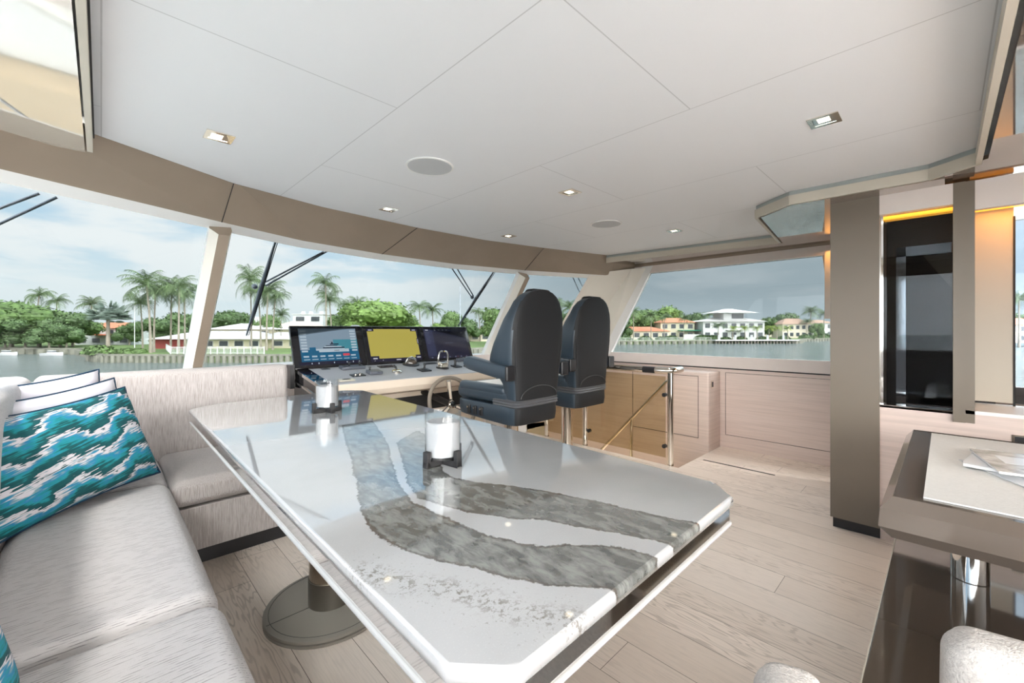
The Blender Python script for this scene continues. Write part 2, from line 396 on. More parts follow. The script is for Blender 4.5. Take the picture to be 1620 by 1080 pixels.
    def build(s, name, mats, parent=None, world=False, smooth=False, bevel=0.0, loc=None):
        me = bpy.data.meshes.new(name)
        off = parent.location if (world and parent) else Vector((0, 0, 0))
        me.from_pydata([(v[0]-off[0], v[1]-off[1], v[2]-off[2]) for v in s.v], [], s.f)
        for m in (mats if isinstance(mats, (list, tuple)) else [mats]): me.materials.append(MATS[m])
        me.polygons.foreach_set('material_index', s.mi)
        bm = bmesh.new(); bm.from_mesh(me)
        bmesh.ops.remove_doubles(bm, verts=bm.verts, dist=1e-5)
        bmesh.ops.recalc_face_normals(bm, faces=bm.faces)
        if bevel: bmesh.ops.bevel(bm, geom=[e for e in bm.edges if len(e.link_faces) == 2 and e.calc_face_angle(0) > .5], offset=bevel, segments=2, profile=.6, affect='EDGES')
        bm.to_mesh(me); bm.free()
        if smooth:
            me.polygons.foreach_set('use_smooth', [True]*len(me.polygons)); me.set_sharp_from_angle(angle=R(38))
        o = bpy.data.objects.new(name, me); COL.objects.link(o)
        if parent: o.parent = parent
        elif loc: o.location = loc
        return o
def tag(o, label=None, cat=None, group=None, kind=None):
    for k, v in (('label', label), ('category', cat), ('group', group), ('kind', kind)):
        if v: o[k] = v
    return o
def thing(name, label, cat, loc=(0, 0, 0), rz=0.0, group=None):
    o = bpy.data.objects.new(name, None); COL.objects.link(o); o.location = loc; o.rotation_euler = (0, 0, rz); o.empty_display_size = .1
    return tag(o, label, cat, group)
def struct(o): o['kind'] = 'structure'; return o
def copy_tree(o, parent=None):
    c = o.copy(); COL.objects.link(c)
    if parent: c.parent = parent
    for ch in [x for x in bpy.data.objects if x.parent == o]: copy_tree(ch, c)
    return c
def B(*a): return MB().box(*a)
def RB(*a, **k): return MB().rbox(*a, **k)

# ================================================================ THE ROOM (x = starboard, y = forward)
XP, XS = -.44, 4.59; CZ = 2.05; SZ = 1.97
# floor with stairwell opening
f = MB(); FX0, FX1, FY0, FY1 = XP, 4.75, -3.6, 4.4; hx0, hx1, hy0, hy1 = 3.60, 4.28, 1.62, 3.75
for x0, x1, y0, y1 in ((FX0, hx0, FY0, FY1), (hx0, hx1, FY0, hy0), (hx0, hx1, hy1, FY1), (hx1, FX1, FY0, hy0)): f.box(x0, x1, y0, y1, -.08, 0)
struct(f.build('floor', 'oak_planks'))
# ceiling
CPOLY = [(-.03, -.118), (-.03, 2.57), (.55, 2.875), (1.1, 3.0), (1.88, 3.055), (2.6, 3.03), (3.28, 2.895), (4.14, 2.67), (4.30, 1.013), (3.22, .898), (3.03, .663), (3.043, .056), (2.917, -.113)]
struct(MB().prism(CPOLY, CZ, CZ+.05).build('ceiling', 'ceiling_panel'))
# roof above everything
struct(B(XP-.3, 4.9, -3.6, 2.7, 2.12, 2.2).build('trim_1', 'frame_white'))
# polished soffits around the raised ceiling
struct(B(XP-.02, -.05, -3.6, 2.60, SZ, SZ+.02).build('trim_2', 'mirror_bronze'))
def flat(poly, z): return MB().prism(poly, z, z+.02)
struct(flat([(4.16, 2.67), (4.75, 2.5), (4.75, .0), (3.07, .0), (3.05, .66), (3.24, .88), (4.32, 1.0)], SZ).build('trim_3', 'mirror_smoke'))
struct(flat([(-.04, -.14), (2.93, -.14), (3.06, .04), (4.75, .04), (4.75, -3.6), (-.04, -3.6)], SZ+.021).build('trim_4', 'mirror_smoke'))
# ceiling edge trim: shadow gap, grey strip, beige strip
def ribbon(path, z0, z1, th, name, m, off=0.0):
    mb = MB()
    for (a, b) in zip(path[:-1], path[1:]):
        a = Vector((*a, 0)); b = Vector((*b, 0)); dd = (b-a).normalized(); nn = Vector((dd.y, -dd.x, 0))
        L = (b-a).length; Mx = Matrix((( dd.x, nn.x, 0, a.x+nn.x*off), (dd.y, nn.y, 0, a.y+nn.y*off), (0, 0, 1, 0), (0, 0, 0, 1)))
        mb.box(-.002, L+.002, -th/2, th/2, z0, z1, Mx)
    return struct(mb.build(name, m))
stbd = [(4.13, 2.69), (4.30, 1.013), (3.22, .898), (3.03, .663), (3.043, .056), (2.917, -.113), (-.03, -.118)]
ribbon(stbd, CZ-.028, CZ+.01, .012, 'trim_5', 'trim_grey')
ribbon(stbd, SZ-.003, CZ-.026, .02, 'trim_6', 'trim_beige', .004)
ribbon([(-.035, -.12), (-.035, 2.57)], SZ-.003, CZ+.01, .018, 'trim_7', 'trim_beige')
ribbon([(-.024, -.12), (-.024, 2.57)], CZ-.02, CZ+.005, .006, 'trim_8', 'gap_dark')

# windscreen: top line (z 1.82) and sill line (z .9)
TZ, BZ = 1.82, .90
T = [(-.42, 2.63), (.52, 3.07), (1.05, 3.29), (1.72, 3.39), (2.48, 3.39), (3.30, 3.22), (4.34, 2.81)]
Bt = [(-.55, 3.45), (.50, 4.00), (1.1, 4.22), (1.8, 4.34), (2.6, 4.34), (3.50, 4.10), (4.58, 3.72)]
C = [(-.42, 2.36), (.55, 2.875), (1.1, 3.0), (1.88, 3.055), (2.6, 3.03), (3.28, 2.895), (4.25, 2.64)]
def strip(la, za, lb, zb, th=.03):
    mb = MB(); va = [Vector((*p, za)) for p in la]; vb = [Vector((*p, zb)) for p in lb]; n = len(la); off = []
    for i in range(n):
        j = min(i, n-2); k = max(i-1, 0); acc = Vector()
        for q in {j, k}:
            nn = (va[q+1]-va[q]).cross(vb[q]-va[q]).normalized(); acc += nn if nn.y > 0 else -nn
        off.append(acc.normalized()*th)
    mb.add(va+vb+[p+o for p, o in zip(va, off)]+[p+o for p, o in zip(vb, off)],
           [f for i in range(n-1) for f in ((i, i+1, n+i+1, n+i), (2*n+i, 3*n+i, 3*n+i+1, 2*n+i+1), (i, 2*n+i, 2*n+i+1, i+1), (n+i, n+i+1, 3*n+i+1, 3*n+i))]+[(0, n, 3*n, 2*n), (n-1, 3*n-1, 4*n-1, 2*n-1)])
    return mb
TB = [(x, y-.03) for x, y in T]
struct(strip(C+[(4.62, 2.50)], CZ+.02, TB+[(4.70, 2.62)], TZ+.03, .025).build('wall_front', 'tan_leather'))
for k, i in enumerate((1, 3, 5)):      # upholstery joints on the band
    a = Vector((*C[i], CZ)); b = Vector((*TB[i], TZ+.03)); o = Vector((0, -.001, -.001))
    struct(MB().tube([a+o, b+o], .0022, 6).build('trim_%d' % (9+k), 'gap_dark'))
# head frame (cream) below the band, between band and glass
TG = [(x, y+.06) for x, y in T]
struct(strip(TB, TZ+.03, TG, TZ-.005, .02).build('trim_12', 'frame_white'))
# outer roof brow
BR = [(x, y+.55) for x, y in T]
struct(strip([(x, y-.02) for x, y in C], CZ+.10, BR, CZ+.12, .05).build('trim_13', 'frame_white'))
# sill + wall below the windscreen
SI = [(x, y-.22) for x, y in Bt]
struct(strip(SI, BZ, [(x, y+.05) for x, y in Bt], BZ+.003, .03).build('trim_14', 'frame_white'))
struct(strip(SI, 0, SI, BZ, .04).build('trim_15', 'sill_pink'))
GT = [(x, y+.05) for x, y in T]
def pane(i0, i1, name, label_n):
    return struct(strip(GT[i0:i1+1], TZ+.05, Bt[i0:i1+1], BZ-.01, .008).build(name, 'window_glass'))
pane(0, 1, 'window_1', 1); pane(1, 5, 'window_2', 2); pane(5, 6, 'window_3', 3)
# mullions: faceted posts leaning with the screen
def mullion(top, bot, wdt, dep, name):
    a = Vector((*top, TZ+.02)); b = Vector((*bot, BZ-.02)); dd = (b-a).normalized()
    X = Vector((1, 0, 0)); Y = dd.cross(X).normalized()
    if Y.y > 0: Y = -Y       # towards the room
    prof = [(-wdt/2, 0), (-wdt/2, dep*.45), (-wdt*.16, dep), (wdt*.34, dep), (wdt/2, dep*.45), (wdt/2, 0)]
    mb = MB(); n = len(prof); vs = [a+X*p[0]+Y*p[1] for p in prof]+[b+X*p[0]+Y*p[1] for p in prof]
    mb.add(vs, [tuple(range(n)), tuple(reversed(range(n, 2*n)))]+[(i, (i+1) % n, n+(i+1) % n, n+i) for i in range(n)])
    mb.mi = [1, 1]+[1 if i in (2,) else (2 if i == 0 else 0) for i in range(n)]  # left side face set white: the daylight on it is put into the colour
    return struct(mb.build(name, ['frame_cream', 'tan_leather', 'frame_white']))
mullion((.52, 3.10), (.49, 4.00), .115, .10, 'trim_16')
mullion((3.31, 3.25), (3.50, 4.10), .13, .11, 'trim_17')
# starboard corner post
a0 = [Vector(p) for p in ((4.10, 2.90, 1.86), (4.52, 2.60, 1.93), (4.60, 2.42, 1.93), (4.72, 2.5, 1.93), (4.5, 3.0, 1.86))]
b0 = [Vector(p) for p in ((4.26, 3.75, .88), (4.55, 3.45, .88), (4.60, 3.05, .88), (4.74, 3.2, .88), (4.62, 3.9, .88))]
cp = MB(); cp.loft([a0, b0]); cp.mi = [0]*len(cp.mi)
struct(cp.build('trim_18', 'frame_cream'))
# starboard side: wall, window
def yz(poly, x0, x1):
    n = len(poly); mb = MB(); vs = [Vector((x0, y, z)) for y, z in poly]+[Vector((x1, y, z)) for y, z in poly]
    mb.add(vs, [tuple(range(n)), tuple(reversed(range(n, 2*n)))]+[(i, n+i, n+(i+1) % n, (i+1) % n) for i in range(n)]); return mb
struct(yz([(-3.6, 0), (3.75, 0), (3.75, .80), (-3.6, .80)], XS, XS+.05).build('wall_right', 'pink_oak'))
struct(yz([(.45, .81), (3.5, .81), (3.5, .925), (.45, .925)], XS-.004, XS+.10).build('trim_19', 'sill_pink'))
struct(MB().box(XS-.006, XS+.01, .45, 3.4, .80, .812).build('trim_20', 'gap_dark'))
struct(yz([(.45, 1.865), (2.6, 1.865), (2.6, 1.95), (.45, 1.95)], XS-.004, XS+.08).build('trim_21', 'sill_pink'))
struct(yz([(.0, 1.95), (2.75, 1.95), (2.75, 2.12), (.0, 2.12)], XS-.01, XS+.08).build('trim_22', 'tan_leather'))
fr = MB()      # slanted frame between post and glass
fr.add([Vector(p) for p in ((XS-.005, 2.36, 1.95), (XS-.005, 2.50, 1.95), (XS-.005, 3.10, .90), (XS-.005, 2.94, .90), (XS+.05, 2.36, 1.95), (XS+.05, 2.50, 1.95), (XS+.05, 3.10, .90), (XS+.05, 2.94, .90))],
       [(0, 1, 2, 3), (7, 6, 5, 4), (0, 4, 5, 1), (1, 5, 6, 2), (2, 6, 7, 3), (3, 7, 4, 0)])
struct(fr.build('trim_23', 'frame_white'))
struct(yz([(.76, 1.87), (2.42, 1.87), (2.96, .92), (.66, .92)], XS+.03, XS+.04).build('window_4', 'window_glass'))
struct(yz([(-.3, .92), (.66, .92), (.76, 1.87), (-.3, 1.87)], XS, XS+.06).build('trim_24', 'trim_beige'))
# panel joints on the starboard wall
pj = MB()
for (y0, z0, y1, z1) in ((-.2, .765, 1.57, .765), (1.57, .765, 1.57, .13), (1.57, .13, -.2, .13)):
    pj.box(XS-.003, XS+.001, min(y0, y1)-.0015, max(y0, y1)+.0015, min(z0, z1)-.0015, max(z0, z1)+.0015)
struct(pj.build('trim_25', 'gap_dark'))
# stairwell casing and locker
struct(B(hx1, XS, hy0, 3.75, -1.9, .78).build('trim_26', 'pink_oak', bevel=.02))
lj = MB()
for (y0, y1, z0, z1) in ((1.72, 2.45, .735, .739), (1.72, 2.45, .12, .124), (1.72, 1.724, .12, .739), (2.446, 2.45, .12, .739)): lj.box(hx1-.003, hx1+.001, y0, y1, z0, z1)
struct(lj.build('trim_28', 'gap_dark'))
struct(B(hx0-.03, hx0, hy0, hy1, -1.9, -.08).build('trim_29', 'house_cream'))
struct(B(hx0, hx1, hy1, hy1+.03, -1.9, .80).build('trim_30', 'house_cream'))
struct(B(hx0, hx1, hy0-.03, hy0, -1.9, -.08).build('trim_31', 'house_cream'))
struct(B(hx0-.1, hx1+.1, hy0-.1, hy1+.1, -1.95, -1.9).build('trim_32', 'carpet_tan'))
sl_ = MB().box(3.98, 4.0, .98, 1.56, 0, .0015)
struct(sl_.build('trim_33', 'gap_dark'))
for k in range(7):
    z = -.22*(k+1)
    struct(B(hx0+.01, hx1-.01, hy0+.02+.24*k, hy0+.30+.24*k, z-.04, z).build('trim_%d' % (34+k), 'oak_planks'))
ot = thing('power_outlet', 'small black power outlet on the rounded end of the pink wood locker', 'outlet', (4.36, hy0-.003, .66))
B(-.028, .028, -.004, .004, -.038, .038).build('face_plate', 'nickel', ot); B(-.018, .018, -.006, -.003, -.026, .026).build('socket', 'black_plastic', ot)

# pier and galley-side wall to the right
PX = 3.20
struct(B(PX, PX+.55, .262, .49, .06, SZ).build('trim_41', 'pier_leather'))
struct(B(PX+.012, PX+.5, .26, .478, 0, .065).build('baseboard_right', 'toe_black'))
struct(B(PX+.02, PX+.06, -.6, .262, .0, .767).build('wall_galley_right', 'pink_oak'))
struct(B(PX+.0, PX+.05, -.03, .262, 1.86, SZ).build('trim_42', 'sill_pink'))
struct(B(PX+.055, PX+.16, -.04, .25, 1.845, 1.858).build('trim_43', 'led_orange'))
struct(B(PX, PX+.10, -.075, -.03, .72, SZ).build('trim_44', 'pier_leather'))
struct(B(PX+.01, PX+.10, -.108, -.075, .72, SZ).build('trim_45', 'pier_leather'))
struct(B(PX+.07, PX+.076, -.03, .250, .775, 1.84).build('window_5', 'glass_smoke'))
struct(B(PX+.05, PX+.09, .249, .262, .76, 1.86).build('trim_46', 'chrome'))
struct(B(PX+.02, PX+.14, -.03, .262, .757, .772).build('trim_47', 'chrome'))
dr = B(PX+.40, PX+.44, -.20, .215, .70, .745).box(PX+.40, PX+.44, -.20, .215, 1.66, 1.72).box(PX+.40, PX+.44, .170, .215, .70, 1.72)
struct(dr.build('door_1', 'chrome')); struct(B(PX+.415, PX+.42, -.2, .18, .74, 1.67).build('window_6', 'glass_smoke'))
struct(B(PX+.40, PX+.44, -.2, .49, 0, .70).build('trim_48', 'gap_dark')); struct(B(PX+.4, PX+.44, .215, .26, .70, SZ).build('trim_49', 'gap_dark'))
struct(B(PX+.40, PX+.44, -.2, .215, 1.72, SZ).build('trim_50', 'gap_dark'))
struct(yz([(.6, 0), (.6, 2.1), (.3, 2.1), (.16, 1.81), (-.03, 1.485), (-.13, 1.30), (-.13, 0)], PX+.9, PX+.94).build('trim_51', 'gap_dark'))  # dark sheet added behind the glass so the inside reads black
# recessed side with warm cove light, counter and window
struct(B(PX+.36, PX+.40, -.262, -.10, .80, 1.92).build('trim_52', 'trim_beige'))
struct(B(PX+.02, PX+.06, -.6, -.108, 1.82, SZ).build('trim_53', 'sill_pink'))
struct(B(PX+.08, PX+.34, -.6, -.115, 1.865, 1.875).build('trim_54', 'led_orange'))
struct(B(PX+.36, PX+.372, -.9, -.262, .80, 1.80).build('window_7', 'glass_smoke'))
struct(B(PX+.355, PX+.375, -.268, -.260, .78, 1.82).build('trim_55', 'gap_dark'))
struct(B(PX+.01, PX+.40, -1.2, -.06, .767, .785).build('trim_56', 'frame_white'))
so_ = thing('power_outlet', 'black power socket in the wood wall at the right edge, above the lacquered table', 'outlet', (PX+.018, -.275, .665))
B(-.003, .003, -.045, .045, -.02, .02).build('face_plate', 'nickel', so_); B(-.005, -.002, -.035, .035, -.013, .013).build('socket', 'black_plastic', so_)
struct(B(PX+.02, PX+.06, -3.6, -.6, 0, SZ).build('trim_57', 'pier_leather'))
struct(B(2.35, 4.75, -1.75, -1.65, 0, SZ).build('wall_light_block', 'pier_leather'))  # unseen wall added to keep the aft light off the right side
# port side: wall with long window, aft end left open to let daylight in
struct(B(XP-.06, XP, -3.6, 3.42, 0, .86).build('wall_left', 'pink_oak'))
struct(B(XP-.06, XP, -3.6, 2.7, 1.86, 2.1).build('trim_58', 'tan_leather'))
for k, (y0, y1) in enumerate(((-3.6, -3.5), (-1.6, -1.5), (.4, .5), (2.35, 2.6))): struct(B(XP-.06, XP, y0, y1, .86, 1.86).build('trim_%d' % (59+k), 'frame_cream'))
for k, (y0, y1) in enumerate(((-3.5, -1.6), (-1.5, .4), (.5, 2.35))): struct(B(XP-.04, XP-.03, y0, y1, .86, 1.86).build('window_%d' % (8+k), 'window_clear'))
struct(B(XP, -.2, -3.66, -3.6, 0, 2.1).build('wall_back', 'pier_leather'))
struct(B(3.15, 4.75, -3.66, -3.6, 0, 2.1).build('wall_back_right', 'pier_leather'))
struct(B(-.8, 5.2, -10, -3.66, -.08, -.02).build('floor_bounce', 'hull_white'))  # unseen white deck added to bounce daylight up onto the ceiling
# orange lit jamb aft of the big side window
struct(B(XS-.16, XS-.02, .52, .545, 1.93, 1.945).build('trim_63', 'led_orange'))
struct(MB().add([Vector(p) for p in ((XS-.01, .76, 1.87), (XS-.01, .70, 1.5), (XS-.01, .50, 1.5), (XS-.01, .5, 1.87), (XS-.02, .76, 1.87), (XS-.02, .70, 1.5), (XS-.02, .50, 1.5), (XS-.02, .5, 1.87))],
       [(0, 1, 2, 3), (7, 6, 5, 4), (0, 4, 5, 1), (1, 5, 6, 2), (2, 6, 7, 3), (3, 7, 4, 0)]) or B(XS-.02, XS-.01, .5, .74, 1.3, 1.9).build('trim_64', 'frame_cream'))
for nm, loc, sz, e, rot in (('cove', (PX+.21, -.32, 1.86), (.25, .4), .8, (0, 0, 0)), ('cove', (XS-.10, .62, 1.90), (.12, .2), .45, (0, 0, 0)), ('cove', (PX+.06, .11, 1.84), (.03, .26), .12, (0, 0, 0))):
    l = bpy.data.lights.new(nm, 'AREA'); l.shape = 'RECTANGLE'; l.size, l.size_y = sz; l.energy = e; l.color = (1, .42, .08)
    o = bpy.data.objects.new(nm, l); COL.objects.link(o); o.location = loc; o.rotation_euler = rot

l = bpy.data.lights.new('stairwell_fill', 'AREA'); l.shape = 'RECTANGLE'; l.size, l.size_y = .5, 1.6; l.energy = 5; l.color = (1, .88, .74)  # unseen fill light added to brighten the stairwell
o = bpy.data.objects.new('stairwell_fill', l); COL.objects.link(o); o.location = (3.94, 2.9, -.25); o.rotation_euler = (0, 0, 0)
# ================================================================ ceiling fittings
def downlight(x, y, z, label, grp):
    pw, cone = (34, 104) if x > 3 else ((14, 84) if x > 2.5 else ((14, 66) if y < .5 and x > 2 and y > 0 else (.05, 120)))
    t = thing('downlight', label, 'ceiling light', (x, y, z), 0, grp)
    fm = MB()
    for a, b, c, d_ in ((-.052, .052, .036, .052), (-.052, .052, -.052, -.036), (-.052, -.036, -.036, .036), (.036, .052, -.036, .036)): fm.box(a, b, c, d_, -.004, 0)
    fm.build('frame', 'nickel', t)
    B(-.036, .036, -.036, .036, -.002, -.0005).build('reflector', 'chrome', t)
    B(-.030, .012, -.020, .020, -.0035, -.002).build('lens', 'lamp_lens', t)
    l = bpy.data.lights.new('bulb', 'SPOT'); l.energy = pw; l.color = (1, .93, .85); l.spot_size = R(cone); l.spot_blend = .8; l.shadow_soft_size = .045
    o = bpy.data.objects.new('bulb', l); COL.objects.link(o); o.location = (0, 0, -.012); o.parent = t
for x, y, lb in ((.371, 2.224, 'square recessed downlight nearest the sofa, upper left of the white ceiling'),
                 (2.097, .341, 'square recessed downlight at the upper right, nearest the camera over the floor'),
                 (2.071, 1.612, 'bright square downlight in mid ceiling between the two round speakers'),
                 (1.449, 2.73, 'small square downlight close to the windscreen band, left of centre'),
                 (2.634, 2.745, 'small square downlight close to the windscreen band above the right monitor'),
                 (3.515, 1.615, 'small square downlight farthest right, above the stair railing')):
    downlight(x, y, CZ, lb, 'square downlights in the white ceiling')
for y in (-1.2, -2.6):
    for x in (.8, 2.2): downlight(x, y, SZ+.02, 'square recessed downlight in the polished soffit aft of the camera', 'downlights aft')
for x, y, lb in ((1.222, 1.865, 'large round flush ceiling speaker on the left, over the dining table'), (2.894, 1.891, 'round flush ceiling speaker farther away, over the helm chairs')):
    t = thing('ceiling_speaker', lb, 'speaker', (x, y, CZ), 0, 'round speakers in the ceiling')
    MB().lathe([(.122, 0), (.122, -.004), (.114, -.006), (.113, -.004)], n=48).build('rim', 'frame_white', t, smooth=True)
    MB().cyl((0, 0), .113, -.005, -.001, 48).build('grille', 'speaker_cloth', t)

# ================================================================ sofa
sofa = thing('corner_sofa', 'pale woven L-shaped sofa built in along the port windows, loose seat cushions', 'sofa', (0, 1.5, 0))
BX = -.255; SY = 3.30
ksm = dict(smooth=True)
B(XP+.01, .215, -1.5, 2.68, .09, .31).build('seat_base', 'sofa_stripe', sofa, True, bevel=.006)
B(.215, .96, 2.63, SY+.1, .09, .31).build('seat_base', 'sofa_stripe', sofa, True, bevel=.006)
B(XP+.01, .19, -1.5, 2.74, 0, .09).box(.17, .93, 2.68, SY+.1, 0, .09).build('plinth', 'toe_black', sofa, True)
for y0, y1, rr in ((-1.4, .27, .055), (.27, 1.43, .055), (1.43, 2.70, .06)):
    RB(BX, .245, y0+.004, y1-.004, .312, .455, r=rr, seg=5, puff=.012, inner=9).build('seat_cushion', 'sofa_weave', sofa, True, True)
RB(BX, .24, 2.70, SY, .312, .455, r=.05, seg=5, puff=.01, inner=5).build('seat_cushion', 'sofa_weave', sofa, True, True)
RB(.245, .96, 2.61, SY, .318, .455, r=.045, seg=5, puff=.01, inner=7).build('seat_cushion', 'sofa_stripe', sofa, True, True)
RB(BX, .965, SY-.01, SY+.13, .30, .955, r=.035, seg=4, inner=5).build('backrest', 'sofa_stripe', sofa, True, True)
for y0, y1 in ((-1.4, .9), (.9, SY+.02)):
    RB(XP+.012, BX, y0+.003, y1-.003, .33, .965, r=.05, seg=4, inner=5).build('backrest', 'sofa_weave', sofa, True, True)

def pillow(label, c, ang, lean, W, H, TH, m, grp=None, roll=0.0):
    """upright cushion: local u along width, v up, facing local -y"""
    t = thing('throw_pillow', label, 'pillow', c, ang, grp)
    Mx = Matrix.Rotation(-lean, 4, 'X') @ Matrix.Rotation(roll, 4, 'Y')
    n = 22
    def pt(u, v, sgn):
        pin = .045*(1-abs(u)**2)*abs(v)**4; pin2 = .045*(1-abs(v)**2)*abs(u)**4
        x = u*W/2*(1-pin2/W*2*.5); z = v*H/2*(1-pin/H)
        th = TH/2*((1-u**4)*(1-v**4))**.55
        wr = .004*math.sin(9*u+5*v+sgn)*(1-u*u)*(1-v*v)+.006*math.exp(-((abs(u)-.8)**2+(abs(v)-.8)**2)*12)
        return Mx @ Vector((x, -sgn*(th+wr*(1-abs(u)**6)), z+H/2))
    g = MB(); uvs = []
    for sgn in (1, -1):
        vs = [pt(-1+2*i/n, -1+2*j/n, sgn) for j in range(n+1) for i in range(n+1)]
        fs = [(j*(n+1)+i, j*(n+1)+i+1, (j+1)*(n+1)+i+1, (j+1)*(n+1)+i) for j in range(n) for i in range(n)]
        g.add(vs, fs if sgn > 0 else [q[::-1] for q in fs])
        uvs += [(i/n, j/n*H/W) for j in range(n+1) for i in range(n+1)]
    me = bpy.data.meshes.new('cover'); me.from_pydata([tuple(v) for v in g.v], [], g.f); me.materials.append(MATS[m])
    ul = me.uv_layers.new(name='UVMap')
    for lp in me.loops: ul.data[lp.index].uv = uvs[lp.vertex_index]
    me.polygons.foreach_set('use_smooth', [True]*len(me.polygons))
    o = bpy.data.objects.new('cover', me); COL.objects.link(o); o.parent = t
    edge = [pt(-1+2*i/n, -1, 1) for i in range(n)]+[pt(1, -1+2*i/n, 1) for i in range(n)]+[pt(1-2*i/n, 1, 1) for i in range(n)]+[pt(-1, 1-2*i/n, 1) for i in range(n)]
    MB().tube(edge, .0052, 8, close=True).build('piping', 'piping_navy', t, smooth=True)
    return t
PG = 'throw pillows on the sofa'
pillow('teal and white ikat throw pillow with navy piping, in front of the two white ones', (-.035, 2.495, .475), R(38), R(20), .63, .45, .18, 'ikat', PG, R(-5))
pillow('white throw pillow with navy piping, directly behind the teal patterned one', (-.08, 2.68, .475), R(38), R(16), .62, .475, .13, 'pillow_white', PG, R(-5))
pillow('white throw pillow with navy piping, rearmost, against the sofa back', (-.16, 2.90, .475), R(30), R(8), .52, .505, .12, 'pillow_white', PG, R(-5))
pillow('teal and white ikat throw pillow cut off by the left edge, near the camera', (-.215, 1.06, .47), R(66), R(16), .46, .44, .16, 'ikat', PG)

# ================================================================ dining table
table = thing('dining_table', 'long dining table with cut corners, polished white stone top crossed by grey river veins', 'table', (.83, 1.77, 0))
X0, X1, Y0, Y1 = .331, 1.405, .394, 3.16
OCT = [(.397, .394), (1.226, .400), (1.304, .470), (1.405, 3.04), (1.29, 3.150), (.50, 3.110), (.354, 2.99), (.331, .465)]
def octo(i=0.0):
    out = []; n = len(OCT)
    for k in range(n):
        p0, p1, p2 = (Vector(OCT[k-1]), Vector(OCT[k]), Vector(OCT[(k+1) % n]))
        d1 = (p1-p0).normalized(); d2 = (p2-p1).normalized(); n1 = Vector((-d1.y, d1.x)); n2 = Vector((-d2.y, d2.x))
        q = p1+(n1+n2)*(i/(1+n1.dot(n2))); out.append((q.x, q.y))
    return out
def dense(poly, m=.025):
    out = []
    for a, b in zip(poly, poly[1:]+poly[:1]):
        n = max(1, round(math.hypot(b[0]-a[0], b[1]-a[1])/m)); out += [(a[0]+(b[0]-a[0])*k/n, a[1]+(b[1]-a[1])*k/n) for k in range(n)]
    return out
def tpx(px, py, z=.75):
    D = (EYE-z)*F/(py-HY); v = P(px, D); return (v.x, v.y)
bandA = [tpx(*p) for p in ((540, 672), (548, 700), (556, 730), (565, 765), (568, 800), (578, 822), (600, 850), (640, 870), (700, 888), (745, 895), (790, 910), (830, 920), (890, 927), (975, 934), (1010, 945), (1060, 885), (1035, 880), (1000, 868), (940, 862), (900, 860), (860, 865), (820, 860), (790, 851), (740, 832), (690, 812), (650, 792), (632, 768), (622, 735), (612, 700), (590, 665))]
bandB = [tpx(*p) for p in ((628, 700), (640, 740), (645, 765), (662, 788), (700, 799), (740, 810), (800, 819), (850, 821), (920, 833), (1000, 848), (1065, 862), (1110, 870), (1150, 840), (1100, 826), (1060, 818), (1000, 807), (950, 794), (870, 777), (800, 767), (745, 761), (715, 755), (700, 745), (697, 733), (690, 700), (660, 680))]
lineC = [tpx(*p) for p in ((570, 900), (610, 915), (650, 925), (700, 930), (745, 940), (790, 958), (830, 970), (870, 976), (905, 980), (930, 990))]
def sdist(pts, poly, closed=True):
    pts = np.array(pts); q = np.array(poly); n = len(q); best = np.full(len(pts), 9.0); inside = np.zeros(len(pts), bool)
    for i in range(n if closed else n-1):
        a = q[i]; b = q[(i+1) % n]; ab = b-a; t = np.clip(((pts-a)@ab)/(ab@ab), 0, 1)
        best = np.minimum(best, np.linalg.norm(pts-(a+t[:, None]*ab), axis=1))
        if closed:
            cnd = ((a[1] > pts[:, 1]) != (b[1] > pts[:, 1])); xs = (b[0]-a[0])*(pts[:, 1]-a[1])/(b[1]-a[1]+1e-12)+a[0]
            inside ^= cnd & (pts[:, 0] < xs)
    return np.where(inside, -best, best) if closed else best
